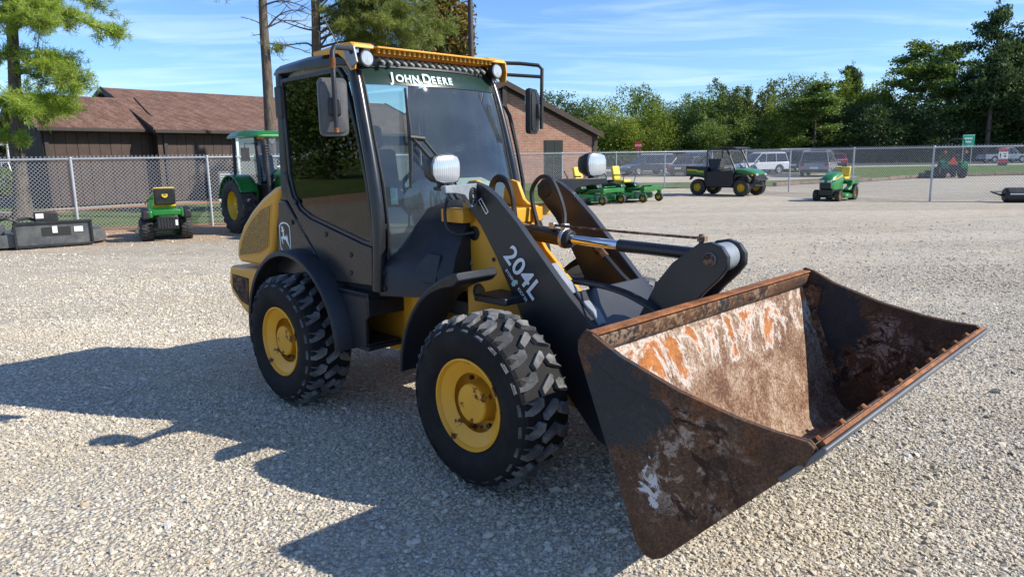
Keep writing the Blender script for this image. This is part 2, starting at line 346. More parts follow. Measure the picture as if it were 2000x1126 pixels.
# machines and surroundings
paint('deere_green', (0.014, 0.155, 0.024, 1), 0.3, (0.03, 0.22, 0.05, 1), 0.3, 4, coat=0.4)
paint('dark_green', (0.008, 0.045, 0.018, 1), 0.35, None, 0.3, 4)
paint('deere_yellow', (0.66, 0.43, 0.012, 1), 0.4, (0.5, 0.33, 0.02, 1), 0.3, 5)
paint('seat_yellow', (0.72, 0.50, 0.05, 1), 0.5)
paint('small_tyre', (0.018, 0.018, 0.018, 1), 0.75, (0.10, 0.095, 0.085, 1), 0.6, 8, bumpy=0.8, bscale=45)
paint('deck_steel', (0.06, 0.066, 0.072, 1), 0.5, (0.16, 0.15, 0.13, 1), 0.8, 3.5)
paint('galvanised', (0.42, 0.44, 0.46, 1), 0.45, (0.6, 0.62, 0.64, 1), 0.5, 7, metal=0.25)
flat('wire', (0.46, 0.47, 0.48, 1), 0.45, 0.3)
paint('pole_brown', (0.045, 0.036, 0.032, 1), 0.5)
for n_, c_ in (('car_navy', (0.03, 0.04, 0.06, 1)), ('car_black', (0.012, 0.012, 0.014, 1)), ('car_white', (0.75, 0.76, 0.77, 1)), ('car_grey', (0.26, 0.265, 0.275, 1)), ('car_silver', (0.38, 0.39, 0.40, 1)), ('car_red', (0.45, 0.02, 0.02, 1)), ('car_blue', (0.05, 0.10, 0.2, 1))):
    paint(n_, c_, 0.28, None, 0.15, 2, coat=0.7)
glass('car_glass', (0.12, 0.14, 0.15, 1), 0.02)
flat('alloy', (0.62, 0.63, 0.64, 1), 0.3, 0.6)
paint('mirror_shell', (0.075, 0.075, 0.078, 1), 0.5, (0.2, 0.2, 0.2, 1), 0.4, 4)
chipped('worn_edge', (0.095, 0.10, 0.108, 1), 0.5, 0.58, 5, dirt=(0.22, 0.23, 0.235, 1), damt=0.6, rust=(0.2, 0.09, 0.04, 1))
paint('tan_drive', (0.42, 0.35, 0.255, 1), 0.9, (0.5, 0.43, 0.33, 1), 0.5, 0.6)
paint('sign_green', (0.0, 0.30, 0.19, 1), 0.45); paint('sign_red', (0.45, 0.015, 0.02, 1), 0.45)
def ground_mats():
    # crushed limestone
    t = NT('gravel_ground'); v = t.coord()
    cell = t.n('ShaderNodeTexVoronoi'); cell.inputs['Scale'].default_value = 42; t.l(v, cell.inputs['Vector'])
    sep = t.n('ShaderNodeSeparateColor'); t.l(cell.outputs['Color'], sep.inputs[0])
    c = t.ramp(sep.outputs[0], [(0.0, (0.36, 0.33, 0.28, 1)), (0.3, (0.48, 0.42, 0.32, 1)), (0.62, (0.58, 0.505, 0.385, 1)), (0.86, (0.65, 0.59, 0.475, 1)), (1.0, (0.36, 0.355, 0.345, 1))])
    edge = t.ramp(cell.outputs['Distance'], [(0.25, 1.0), (0.75, 0.66)])
    c = t.mix(1.0, c, edge, 'MULTIPLY')
    big = t.noise(0.45, 5, 0.6); c = t.mix(t.ramp(big, [(0.40, 0.0), (0.72, 0.6)]), c, (0.44, 0.36, 0.25, 1))
    mid = t.noise(3.1, 5, 0.6); c = t.mix(1.0, c, t.ramp(mid, [(0.3, 0.84), (0.7, 1.12)]), 'MULTIPLY')
    # wheel tracks: long faint bands
    tr = t.noise(0.35, 4, 0.5, stretch=(0.25, 1.6, 1), dist=0.6); c = t.mix(1.0, c, t.ramp(tr, [(0.35, 0.88), (0.6, 1.06)]), 'MULTIPLY')
    # rusty fallen pine needles near the left fence
    px = t.n('ShaderNodeSeparateXYZ'); t.l(v, px.inputs[0])
    dd = t.math('ADD', px.outputs['Y'], t.math('MULTIPLY', px.outputs['X'], -0.33))   # grows towards the fence on the left
    nm = t.math('ADD', dd, t.math('MULTIPLY', t.noise(1.6, 6, 0.7), 5.0))
    near = t.ramp(t.math('MULTIPLY', nm, 0.02), [(0.395, 0.0), (0.44, 1.0)])
    lft = t.ramp(t.math('MULTIPLY', t.math('ADD', px.outputs['X'], 20.0), 0.05), [(0.72, 1.0), (0.84, 0.0)])
    st = t.math('MULTIPLY', t.math('MULTIPLY', near, lft), t.ramp(t.noise(26, 4, 0.7, stretch=(1, 3, 1)), [(0.40, 0.15), (0.6, 1.0)]))
    c = t.mix(t.math('MULTIPLY', st, 0.95), c, (0.36, 0.15, 0.05, 1))
    h = t.math('ADD', t.math('MULTIPLY', cell.outputs['Distance'], -1.0), t.math('MULTIPLY', mid, 0.5))
    t.bsdf(c, 0.92, 0, t.bump(h, 0.9, 0.016), spec=0.25); M['gravel_ground'] = t.m
    # single stones
    t = NT('stone'); oi = t.n('ShaderNodeObjectInfo')
    c = t.ramp(oi.outputs['Random'], [(0.0, (0.28, 0.27, 0.25, 1)), (0.08, (0.43, 0.385, 0.305, 1)), (0.38, (0.55, 0.485, 0.37, 1)), (0.66, (0.62, 0.555, 0.435, 1)), (0.86, (0.69, 0.635, 0.53, 1)), (0.94, (0.40, 0.40, 0.40, 1)), (1.0, (0.42, 0.30, 0.17, 1))])
    ge = t.n('ShaderNodeNewGeometry'); dust = t.noise(0.7, 5, 0.6, vec=ge.outputs['Position'], stretch=(0.5, 1.3, 1)); c = t.mix(t.ramp(dust, [(0.42, 0.0), (0.68, 0.75)]), c, (0.50, 0.425, 0.31, 1))
    c = t.mix(1.0, c, t.ramp(t.noise(0.35, 4, vec=ge.outputs['Position']), [(0.35, 0.88), (0.65, 1.06)]), 'MULTIPLY')
    t.bsdf(c, 0.9, spec=0.25); M['stone'] = t.m
    # grass
    t = NT('grass'); a = t.noise(0.8, 6, 0.65); f = t.noise(30, 4, 0.7, stretch=(1, 1, 1))
    c = t.ramp(a, [(0.3, (0.075, 0.12, 0.028, 1)), (0.55, (0.13, 0.185, 0.045, 1)), (0.75, (0.22, 0.20, 0.08, 1))])
    c = t.mix(1.0, c, t.ramp(f, [(0.25, 0.55), (0.75, 1.25)]), 'MULTIPLY'); t.bsdf(c, 0.9, 0, t.bump(f, 1.0, 0.06), spec=0.2); M['grass'] = t.m
    t = NT('straw'); f = t.noise(22, 5, 0.75); c = t.ramp(f, [(0.3, (0.17, 0.075, 0.03, 1)), (0.5, (0.38, 0.17, 0.065, 1)), (0.7, (0.50, 0.33, 0.20, 1))])
    t.bsdf(c, 0.95, 0, t.bump(f, 0.8, 0.03), spec=0.1); M['straw'] = t.m
    for n_, a_, b_ in (('asphalt', 0.055, 0.085), ('concrete', 0.40, 0.52), ('worn_path', 0.30, 0.46)):
        t = NT(n_); f = t.noise(0.9, 6, 0.6); g = t.noise(40, 3)
        k = (1.0, 0.95, 0.86)
        c = t.mix(1.0, t.ramp(f, [(0.3, tuple(a_*q for q in k)+(1,)), (0.7, tuple(b_*q for q in k)+(1,))]), t.ramp(g, [(0.3, 0.85), (0.7, 1.1)]), 'MULTIPLY'); t.bsdf(c, 0.9, 0, t.bump(g, 0.3, 0.01), spec=0.25); M[n_] = t.m
    # walls and roofs
    t = NT('brick_wall'); b = t.n('ShaderNodeTexBrick'); b.inputs['Scale'].default_value = 1.0
    b.inputs['Color1'].default_value = (0.30, 0.115, 0.065, 1); b.inputs['Color2'].default_value = (0.40, 0.19, 0.115, 1); b.inputs['Mortar'].default_value = (0.42, 0.36, 0.30, 1)
    b.inputs['Mortar Size'].default_value = 0.012; b.inputs['Brick Width'].default_value = 0.22; b.inputs['Row Height'].default_value = 0.10; b.inputs['Bias'].default_value = 0.0
    mp_ = t.n('ShaderNodeMapping'); mp_.inputs['Rotation'].default_value = (R(-90), 0, 0); t.l(t.coord(), mp_.inputs[0]); t.l(mp_.outputs[0], b.inputs['Vector'])
    c = t.mix(1.0, b.outputs['Color'], t.ramp(t.noise(1.2, 5), [(0.3, 0.85), (0.7, 1.12)]), 'MULTIPLY')
    t.bsdf(c, 0.88, 0, t.bump(b.outputs['Fac'], 0.6, -0.02), spec=0.25); M['brick_wall'] = t.m
    t = NT('shingle'); b = t.n('ShaderNodeTexBrick'); b.inputs['Color1'].default_value = (0.125, 0.07, 0.052, 1); b.inputs['Color2'].default_value = (0.19, 0.113, 0.085, 1); b.inputs['Mortar'].default_value = (0.07, 0.04, 0.03, 1)
    b.inputs['Scale'].default_value = 1.0; b.inputs['Brick Width'].default_value = 0.5; b.inputs['Row Height'].default_value = 0.15; b.inputs['Mortar Size'].default_value = 0.012
    t.l(t.coord(), b.inputs['Vector'])
    c = t.mix(1.0, b.outputs['Color'], t.ramp(t.noise(3, 6, 0.7), [(0.3, 0.7), (0.7, 1.25)]), 'MULTIPLY'); t.bsdf(c, 0.9, 0, t.bump(b.outputs['Fac'], 0.5, -0.02), spec=0.2); M['shingle'] = t.m
    paint('brown_board', (0.046, 0.029, 0.021, 1), 0.75, (0.10, 0.065, 0.048, 1), 0.6, 2.5, bumpy=0.5, bscale=30)
    paint('brown_trim', (0.024, 0.016, 0.013, 1), 0.6); paint('tan_stone', (0.40, 0.32, 0.23, 1), 0.85, (0.28, 0.22, 0.16, 1), 0.6, 3)
    paint('white_trim', (0.7, 0.7, 0.68, 1), 0.6)
    t = NT('bark'); f = t.noise(6, 7, 0.75, stretch=(3, 3, 0.6)); c = t.ramp(f, [(0.3, (0.045, 0.034, 0.027, 1)), (0.55, (0.15, 0.12, 0.092, 1)), (0.75, (0.26, 0.225, 0.175, 1))])
    t.bsdf(c, 0.92, 0, t.bump(f, 1.0, 0.05), spec=0.15); M['bark'] = t.m
    def leaf(name, lo, mi, hi, tr=0.28):
        t = NT(name); g = t.n('ShaderNodeNewGeometry'); oi = t.n('ShaderNodeObjectInfo')
        r = t.math('FRACT', t.math('ADD', g.outputs['Random Per Island'], t.math('MULTIPLY', oi.outputs['Random'], 0.0)))
        c = t.ramp(r, [(0.0, lo), (0.5, mi), (1.0, hi)])
        c = t.mix(1.0, c, t.ramp(t.noise(0.7, 4, 0.6), [(0.3, 0.68), (0.7, 1.28)]), 'MULTIPLY')
        b = t.n('ShaderNodeBsdfPrincipled'); t.l(c, b.inputs['Base Color']); b.inputs['Roughness'].default_value = 0.55; b.inputs['Specular IOR Level'].default_value = 0.3
        tl = t.n('ShaderNodeBsdfTranslucent'); t.l(t.mix(1.0, c, (1.25, 1.3, 0.6, 1), 'MULTIPLY'), tl.inputs[0])
        m_ = t.n('ShaderNodeMixShader'); m_.inputs[0].default_value = tr; t.l(b.outputs[0], m_.inputs[1]); t.l(tl.outputs[0], m_.inputs[2]); t.l(m_.outputs[0], t.out.inputs[0]); M[name] = t.m
    leaf('leaf_bright', (0.11, 0.18, 0.03, 1), (0.19, 0.25, 0.04, 1), (0.29, 0.30, 0.05, 1), 0.38)
    leaf('leaf_mid', (0.08, 0.14, 0.038, 1), (0.14, 0.205, 0.05, 1), (0.205, 0.26, 0.06, 1), 0.33)
    leaf('leaf_dark', (0.042, 0.078, 0.033, 1), (0.07, 0.115, 0.042, 1), (0.108, 0.15, 0.054, 1), 0.26)
    leaf('leaf_olive', (0.085, 0.12, 0.04, 1), (0.13, 0.165, 0.05, 1), (0.175, 0.195, 0.07, 1), 0.25)
    leaf('needle', (0.20, 0.31, 0.06, 1), (0.33, 0.43, 0.08, 1), (0.46, 0.50, 0.12, 1), 0.5)
    leaf('needle_olive', (0.13, 0.17, 0.05, 1), (0.21, 0.25, 0.065, 1), (0.29, 0.30, 0.10, 1), 0.4)
    leaf('leaf_autumn', (0.22, 0.11, 0.04, 1), (0.26, 0.19, 0.06, 1), (0.19, 0.22, 0.06, 1), 0.38)
ground_mats()
# ------------------------------------------------------------------ ground, lot, road
def sheet(name, poly, z, mat, jag=0.0, step=0.5, seed=1):
    rnd = random.Random(seed); P = []
    n = len(poly)
    for i in range(n):
        a = Vector(poly[i]); b = Vector(poly[(i+1) % n]); k = max(1, int((b-a).length/step)) if jag else 1
        for j in range(k):
            p = a.lerp(b, j/k); P.append((p.x+rnd.uniform(-jag, jag), p.y+rnd.uniform(-jag, jag), z))
    mb = MB(); mb.add(P, [tuple(range(len(P)))]); o = mb.build(name, mat, smooth=0); return struct(o)
sheet('ground', [(-1500, -400), (1500, -400), (1500, 2500), (-1500, 2500)], -0.012, 'grass')
LOT = [(-60, -25), (70, -25), (75, 50.5), (45, 48.3), (33.6, 47.8), (29.7, 47.3), (25.9, 45.8), (20.6, 41.6), (15.5, 39.0), (13.4, 37.2), (10.4, 37.4), (7.6, 36.6), (5.2, 31.2), (2.4, 28.3), (-1.0, 25.2), (-6.3, 20.6), (-8.0, 19.6), (-11.0, 18.6), (-13.3, 17.8), (-60, 2)]
def lot():
    mb = MB(); rnd = random.Random(4); P = []
    n = len(LOT)
    for i in range(n):
        a = Vector(LOT[i]); b = Vector(LOT[(i+1) % n]); far = a.y > 15 and abs(a.x) < 40; k = max(1, int((b-a).length/0.35)) if far else 1
        for j in range(k):
            p = a.lerp(b, j/k); P.append((p.x+rnd.uniform(-.1, .1), p.y+rnd.uniform(-.12, .12), -0.006))
    mb.add(P, [tuple(range(len(P)))]); struct(mb.build('gravel_lot', 'gravel_ground', smooth=0))
lot()
# strips behind the left fence
sheet('pine_straw_bed', [(-13.3, 17.9), (-11, 18.75), (-8.0, 19.7), (-6.2, 20.7), (-3.4, 23.6), (-3.9, 24.2), (-6.8, 21.6), (-8.2, 20.4), (-11.2, 19.5), (-13.6, 18.7), (-24, 14.5), (-24, 13.4)], -0.002, 'straw', 0.14, 0.3, 5)
FU = Vector((.64, .77)); FN = Vector((.77, -.64)); F0 = Vector((-17.8, 28.1))      # facade line of the brown building
def along(t, o): p = F0+FU*t+FN*o; return (p.x, p.y)
sheet('pine_straw_bank', [along(-14, 1.0), along(16, 1.0), along(16, 2.6), along(6, 3.0), along(-14, 3.4)], -0.008, 'straw', 0.25, 0.5, 6)
sheet('footpath', [along(-14, .4), along(16, .4), along(16, 1.3), along(-14, 1.4)], -0.004, 'worn_path', 0.1, 0.8, 7)
sheet('side_driveway', [(-60, 20), (-24, 26), (-20.6, 31), (-26, 44), (-60, 50)], -0.005, 'asphalt')
sheet('side_driveway_edge', [(-60, 19.4), (-24, 25.4), (-24, 25.9), (-60, 19.9)], -0.001, 'concrete')
# beyond the lot on the right
sheet('driveway', [(3.5, 44.6), (12, 44.4), (17, 45.2), (23.8, 49.6), (24.6, 56), (20, 78), (-20, 78), (-4, 52)], -0.004, 'tan_drive')
sheet('car_park', [(3, 57.5), (14, 55.2), (19, 53), (24.2, 57), (22, 64), (19, 75), (-10, 75), (-2, 60)], 0.0, 'asphalt')
sheet('far_lawn', [(10, 57.3), (16, 56.3), (18, 58.5), (11, 60)], 0.004, 'grass')
sheet('pavement', [(-200, 79), (260, 79), (260, 83.5), (-200, 83.5)], 0.001, 'concrete')
sheet('road', [(-220, 86), (280, 86), (280, 101), (-220, 101)], -0.005, 'asphalt')
for y_ in (86.4, 100.5): sheet('road_line', [(-220, y_), (280, y_), (280, y_+0.14), (-220, y_+0.14)], 0.0, 'white_trim')
# low kerb of weathered timber and stone along the lot's far edge
KERB = [(13.6, 37.6), (15.5, 39.2), (20.6, 41.9), (25.9, 46.1), (29.7, 47.6), (33.6, 48.1), (45, 48.6)]
paint('kerb_wood', (0.20, 0.13, 0.09, 1), 0.85, (0.34, 0.27, 0.2, 1), 0.7, 2)
kt = thing('kerb', 'low weathered timber edging between gravel lot and roadside grass', 'kerb', (13.6, 37.6, 0))
for i in range(len(KERB)-1):
    a = Vector(KERB[i]+(0,))-kt.location; b = Vector(KERB[i+1]+(0,))-kt.location; k = max(1, round((b-a).length/2.4))
    for j in range(k):
        p, q = a.lerp(b, (j+0.01)/k), a.lerp(b, (j+0.99)/k); d = (q-p).normalized(); nrm = Vector((-d.y, d.x, 0))*0.11; h_ = random.uniform(0.15, 0.24)
        mb = MB(); mb.add([p-nrm, q-nrm, q+nrm, p+nrm, p-nrm+Vector((0,0,h_)), q-nrm+Vector((0,0,h_)), q+nrm+Vector((0,0,h_)), p+nrm+Vector((0,0,h_))], [(0,3,2,1),(4,5,6,7),(0,1,5,4),(1,2,6,5),(2,3,7,6),(3,0,4,7)])
        mb.build('timber', 'kerb_wood', kt, 0.015)
# loose crushed stone lying on the near part of the lot
def gravel():
    rs = np.random.RandomState(3)
    def zone(n, x0, x1, y0, y1, rm):
        p = np.stack([rs.uniform(x0, x1, n), rs.uniform(y0, y1, n), np.zeros(n)], 1); r = rm*np.exp(rs.normal(0, 0.38, n)); return p, r
    zs = [zone(140000, -3.9, 3.9, 1.6, 5.0, 0.0064), zone(110000, -5.6, 5.6, 5.0, 8.0, 0.0066), zone(60000, -8.2, 8.2, 8.0, 11.0, 0.008), zone(16000, -10, 10, 11.0, 14.0, 0.009), zone(7000, -12, 12, 14.0, 18.0, 0.010), zone(420, -6, 6, 1.6, 10, 0.018)]
    p = np.concatenate([z[0] for z in zs]); r = np.clip(np.concatenate([z[1] for z in zs]), 0.004, 0.034)
    keep = np.abs(p[:, 0]) < p[:, 1]*0.78+0.9; p = p[keep]; r = r[keep]
    lf = np.sin(p[:, 0]*1.1+.6*np.sin(p[:, 1]*.8))+np.sin(p[:, 1]*1.5+p[:, 0]*.7+1.3)+.8*np.sin(p[:, 0]*2.9-p[:, 1]*2.1)     # thinner cover in the trodden patches
    keep = rs.uniform(0, 1, len(p)) < np.clip(.80+.22*lf, .22, 1.0); p = p[keep]; r = r[keep]
    p[:, 2] = -0.006+r*0.10
    me = bpy.data.meshes.new('gravel'); me.vertices.add(len(p)); me.vertices.foreach_set('co', p.ravel().astype(np.float32))
    at_ = me.attributes.new('size', 'FLOAT', 'POINT'); at_.data.foreach_set('value', r.astype(np.float32)); me.update()
    o = bpy.data.objects.new('gravel', me); C.objects.link(o); o['kind'] = 'stuff'; o['label'] = 'loose pale crushed limestone covering the yard'; o['category'] = 'gravel'
    me.materials.append(M['stone'])
    ng = bpy.data.node_groups.new('gravel_scatter', 'GeometryNodeTree'); ng.interface.new_socket('Geometry', in_out='INPUT', socket_type='NodeSocketGeometry'); ng.interface.new_socket('Geometry', in_out='OUTPUT', socket_type='NodeSocketGeometry')
    N = ng.nodes; Lk = ng.links.new; gi = N.new('NodeGroupInput'); go = N.new('NodeGroupOutput'); join = N.new('GeometryNodeJoinGeometry')
    for k in range(7):
        ico = N.new('GeometryNodeMeshIcoSphere'); ico.inputs['Radius'].default_value = 1.0; ico.inputs['Subdivisions'].default_value = 2
        sp_ = N.new('GeometryNodeSetPosition'); no = N.new('ShaderNodeTexNoise'); no.inputs['Scale'].default_value = 0.95; no.inputs['Detail'].default_value = 1.5
        pos = N.new('GeometryNodeInputPosition'); va = N.new('ShaderNodeVectorMath'); va.operation = 'ADD'; va.inputs[1].default_value = (k*7.3, k*3.1, k*5.7)
        Lk(pos.outputs[0], va.inputs[0]); Lk(va.outputs[0], no.inputs['Vector'])
        vs = N.new('ShaderNodeVectorMath'); vs.operation = 'SUBTRACT'; vs.inputs[1].default_value = (0.5, 0.5, 0.5); Lk(no.outputs['Color'], vs.inputs[0])
        sc = N.new('ShaderNodeVectorMath'); sc.operation = 'SCALE'; sc.inputs['Scale'].default_value = 2.4; Lk(vs.outputs[0], sc.inputs[0])
        Lk(ico.outputs['Mesh'], sp_.inputs['Geometry']); Lk(sc.outputs[0], sp_.inputs['Offset'])
        sm = N.new('GeometryNodeSetMaterial'); sm.inputs['Material'].default_value = M['stone']; Lk(sp_.outputs[0], sm.inputs['Geometry'])
        ssm = N.new('GeometryNodeSetShadeSmooth'); ssm.inputs['Shade Smooth'].default_value = False; Lk(sm.outputs[0], ssm.inputs['Geometry'])
        gt = N.new('GeometryNodeGeometryToInstance'); Lk(ssm.outputs[0], gt.inputs[0]); Lk(gt.outputs[0], join.inputs[0])
    iop = N.new('GeometryNodeInstanceOnPoints'); iop.inputs['Pick Instance'].default_value = True
    ri = N.new('FunctionNodeRandomValue'); ri.data_type = 'INT'; ri.inputs['Min'].default_value = 0 if False else 0
    for s_ in ri.inputs:
        if s_.type == 'INT' and s_.name == 'Max': s_.default_value = 6
    rr = N.new('FunctionNodeRandomValue'); rr.data_type = 'FLOAT_VECTOR'
    rr.inputs['Min'].default_value = (-0.6, -0.6, 0); rr.inputs['Max'].default_value = (0.6, 0.6, 6.283)
    rsx = N.new('FunctionNodeRandomValue'); rsx.data_type = 'FLOAT_VECTOR'; rsx.inputs['Min'].default_value = (0.75, 0.65, 0.38); rsx.inputs['Max'].default_value = (1.3, 1.05, 0.68)
    na = N.new('GeometryNodeInputNamedAttribute'); na.data_type = 'FLOAT'; na.inputs['Name'].default_value = 'size'
    ms = N.new('ShaderNodeVectorMath'); ms.operation = 'SCALE'; Lk(rsx.outputs[0], ms.inputs[0]); Lk(na.outputs[0], ms.inputs['Scale'])
    Lk(gi.outputs[0], iop.inputs['Points']); Lk(join.outputs[0], iop.inputs['Instance'])
    Lk([s_ for s_ in ri.outputs if s_.type == 'INT'][0], iop.inputs['Instance Index']); Lk(rr.outputs[0], iop.inputs['Rotation']); Lk(ms.outputs[0], iop.inputs['Scale'])
    Lk(iop.outputs[0], go.inputs[0])
    md = o.modifiers.new('scatter', 'NODES'); md.node_group = ng
gravel()
# ------------------------------------------------------------------ the wheel loader
LD = thing('wheel_loader', 'yellow and charcoal compact wheel loader with rusty front bucket on gravel', 'loader', (0.347, 4.181, 0), -0.78)
WB = -1.98
def mir(f):
    for s in (-1, 1): f(s)
# --- wheels
def make_tyre(parent, s):
    mb = MB(); half = [(.235,-.140),(.252,-.152),(.285,-.170),(.335,-.177),(.385,-.174),(.418,-.164),(.433,-.148),(.440,-.09),(.442,0)]
    prof = half+[(r, -y) for r, y in half[-2::-1]]; mb.lathe(prof+[prof[0]], n=72, cap=False)
    ro = 0.442; n = 23; pitch = 2*math.pi*ro/n
    top = lambda y: 0.466-0.35*max(0, abs(y)-0.12)**1.2*3.0 if abs(y) < .15 else 0.466-0.030-(abs(y)-.15)*1.6
    bot = lambda y: (0.43 if abs(y) < .15 else 0.395)
    def lug(poly, s0):
        P = [(a+s0, y) for a, y in poly]; c = (sum(p[0] for p in P)/len(P), sum(p[1] for p in P)/len(P))
        B = [((bot(y)*math.cos(a/ro)), y, bot(y)*math.sin(a/ro)) for a, y in P]
        T = []
        for a, y in P:
            a2, y2 = a+(c[0]-a)*.10, y+(c[1]-y)*.06; r = top(y2); T.append((r*math.cos(a2/ro), y2, r*math.sin(a2/ro)))
        mb.loft([B, T])
    mb.cm = 1
    for i in range(n):
        for sg in (-1, 1):
            o = i*pitch+(pitch/2 if sg > 0 else 0)
            lug([(-.034, sg*.178), (.034, sg*.178), (.038, sg*.145), (.032, sg*.110), (.052, sg*.082), (.040, sg*.048), (-.002, sg*.056), (-.022, sg*.100), (-.034, sg*.140)], o)
        lug([(-.022, -.046), (.014, -.052), (.048, -.004), (.074, .036), (.062, .050), (.026, .044), (.004, .006)], i*pitch+pitch*.55)
    return mb.build('tyre', ['rubber', 'rubber_worn'], parent, 0.004, 1, 30)
def make_wheel(x, s, rot):
    mb = MB(); g = s
    rim = [(.16,.10),(.232,.142),(.2475,.150),(.2475,.158),(.238,.160),(.230,.150),(.224,.128),(.214,.108),(.205,.10),(.198,.07),(.188,.03),(.176,.012),(.150,.004),(.112,.002),(.105,.002)]
    mb.lathe(rim, n=64, sgn=g, cap=False); mb.lathe([(.20,-.05),(.236,-.14),(.236,.13)], n=48, sgn=g, cap=False); mb.cyl((0, g*.002, 0), (0, -g*.02, 0), .19, n=32)
    w = mb.build('wheel', 'yellow_rim', LD, 0, 2, 40); w.location = (x, s*.685, .468); w.rotation_euler = (0, rot, 0)
    h = MB(); h.lathe([(.122,-.01),(.120,.02),(.112,.035),(.106,.050),(.106,.118),(.099,.126),(.0,.127)], n=40, sgn=g); h.build('hub', 'yellow_rim', w, 0, 2, 40)
    for k in range(8):
        a = 2*math.pi*k/8+.2
        if k % 2 == 0:
            hh = MB(); hh.ell((.166*math.cos(a+.39), g*.012, .166*math.sin(a+.39)), (.020, .004, .020), 12, 6); hh.build('hand_hole', 'rust_brown', w)
        b = MB(); b.cyl((.148*math.cos(a), g*.0, .148*math.sin(a)), (.148*math.cos(a), g*.022, .148*math.sin(a)), .013, n=6); b.build('wheel_nut', 'rust_brown' if k % 3 != 1 else 'yellow_rim', w)
    v = MB(); v.tube([(.185, g*.03, .03), (.17, g*.06, .03), (.165, g*.085, .03)], .006, 6); v.build('valve_stem', 'black_plastic', w)
    t = make_tyre(w, s) if not TY else copy_obj(TY[0], w)
    TY.append(t); return w
TY = []
for x_, s_, r_ in ((0, -1, .1), (0, 1, .5), (WB, -1, .33), (WB, 1, .8)): make_wheel(x_, s_, r_)
# --- chassis
mb = MB(); mb.box((-2.95, -.36, .44), (-1.02, .36, .90)); mb.box((-2.2, -.5, .80), (-1.5, .5, .89)); mb.build('rear_frame', 'yellow_paint', LD, .012)
mb = MB(); mb.prism([(-.62,.36),(.34,.36),(.40,.50),(.30,.64),(-.40,.70),(-.62,.62)], -.268, .268); mb.build('front_frame', 'yellow_paint', LD, .012)
for x_ in (0, WB):
    mb = MB(); mb.cyl((x_, -.54, .468), (x_, .54, .468), .10); mb.ell((x_, 0, .468), (.19, .2, .19)); mb.cyl((x_, -.62, .468), (x_, -.50, .468), .155, .155, 24); mb.cyl((x_, .50, .468), (x_, .62, .468), .155, .155, 24); mb.build('axle', 'yellow_paint', LD)
mb = MB(); mb.box((-1.02, -.16, .40), (-.60, .16, .56)); mb.box((-1.02, -.18, .72), (-.60, .18, .82)); mb.cyl((-.80, 0, .36), (-.80, 0, .86), .075); mb.build('articulation_joint', 'charcoal', LD, .01)
mir(lambda s: MB().prism([(-1.02,.5),(-.93,.52),(-.93,.95),(-1.02,.95)], s*.40, s*.36).build('frame_gusset', 'yellow_paint', LD, .006))
# --- hood and counterweight
HOOD = [(-2.27,1.555),(-2.42,1.53),(-2.60,1.455),(-2.80,1.345),(-2.97,1.22),(-3.09,1.08),(-3.13,.945),(-3.08,.905),(-2.66,.905),(-2.48,1.03),(-2.44,1.2),(-2.36,1.42)]
mb = MB(); mb.prism(HOOD, -.585, .585); hood = mb.build('engine_hood', 'yellow_paint', LD, .045, 4)
mb = MB(); mb.box((-2.46, -.56, .90), (-2.26, .56, 1.46)); mb.build('hood_seal', 'dark_inside', LD, .02)
GR = [(-2.46,1.395),(-2.62,1.355),(-2.80,1.255),(-2.95,1.13),(-3.04,1.0),(-3.05,.965),(-2.70,1.015),(-2.55,1.08)]
t_ = NT('grille_mesh'); v_ = t_.voro(95, 'F1'); t_.bsdf(t_.mix(t_.ramp(v_, [(0.32, 0.0), (0.55, 1.0)]), (0.13, 0.075, 0.02, 1), (0.40, 0.225, 0.045, 1)), 0.7, 0, t_.bump(v_, 0.6, 0.003)); M['grille_mesh'] = t_.m
def grille(s):
    cx = sum(p[0] for p in GR)/len(GR); cz = sum(p[1] for p in GR)/len(GR)
    big = [(cx+(x-cx)*1.06, cz+(z-cz)*1.08) for x, z in GR]
    mb = MB(); mb.prism(big, s*.580, s*.589); f = mb.build('grille_frame', 'yellow_paint', hood, .004)
    mb = MB(); mb.prism(GR, s*.584, s*.592); mb.build('side_grille', 'grille_mesh', hood)
mir(grille)
mb = MB(); mb.prism([(-3.24,.865),(-3.28,.72),(-3.24,.63),(-3.02,.49),(-2.55,.46),(-2.55,.89)], -.60, .60); cw = mb.build('counterweight', 'yellow_paint', LD, .03, 3)
mir(lambda s: MB().prism([(-3.19,.80),(-3.205,.68),(-3.06,.58),(-2.93,.56),(-2.90,.79)], s*.594, s*.606).build('tail_light_guard', 'rust_brown', cw, .004))
mb = MB(); mb.tube([(-2.62, -.22, 1.40), (-2.62, -.22, 1.56)], .05); mb.ell((-2.62, -.22, 1.66), (.075, .075, .13)); mb.build('exhaust', 'rust_brown', LD)
# --- fenders
def fender_r(s):
    rings = []
    for i in range(29):
        a = R(192+(2-192)*i/28); c, q = math.cos(a), math.sin(a)
        sec = [(.598,.765),(.625,.768),(.638,.752),(.640,.50),(.618,.50),(.616,.735),(.598,.742)]
        rings.append([(WB+r*c, s*y, .468+r*q) for r, y in sec])
    mb = MB(); mb.loft(rings); mb.build('rear_fender', 'charcoal', LD, .004, 1, 50)
mir(fender_r)
def fender_f(s):
    rings = []
    for i in range(21):
        t = i/20; a = R(178+(103-178)*t); c, q = math.cos(a), math.sin(a); th = .03+.05*max(0, (t-.55)/.45)**1.5*(1-max(0, (t-.93)/.07)*.75)
        y0 = .76; y1 = .46
        ro = .700-.015*t
        rings.append([(ro*c-(0), s*y, .468+r*q) if False else (r*c, s*y, .468+r*q) for r, y in ((ro-th, y0-.01), (ro-.012, y0), (ro, y0-.02), (ro, y1), (ro-th, y1))])
    mb = MB(); mb.loft(rings); mb.build('front_fender', 'charcoal', LD, .006, 2, 50)
mir(fender_f)
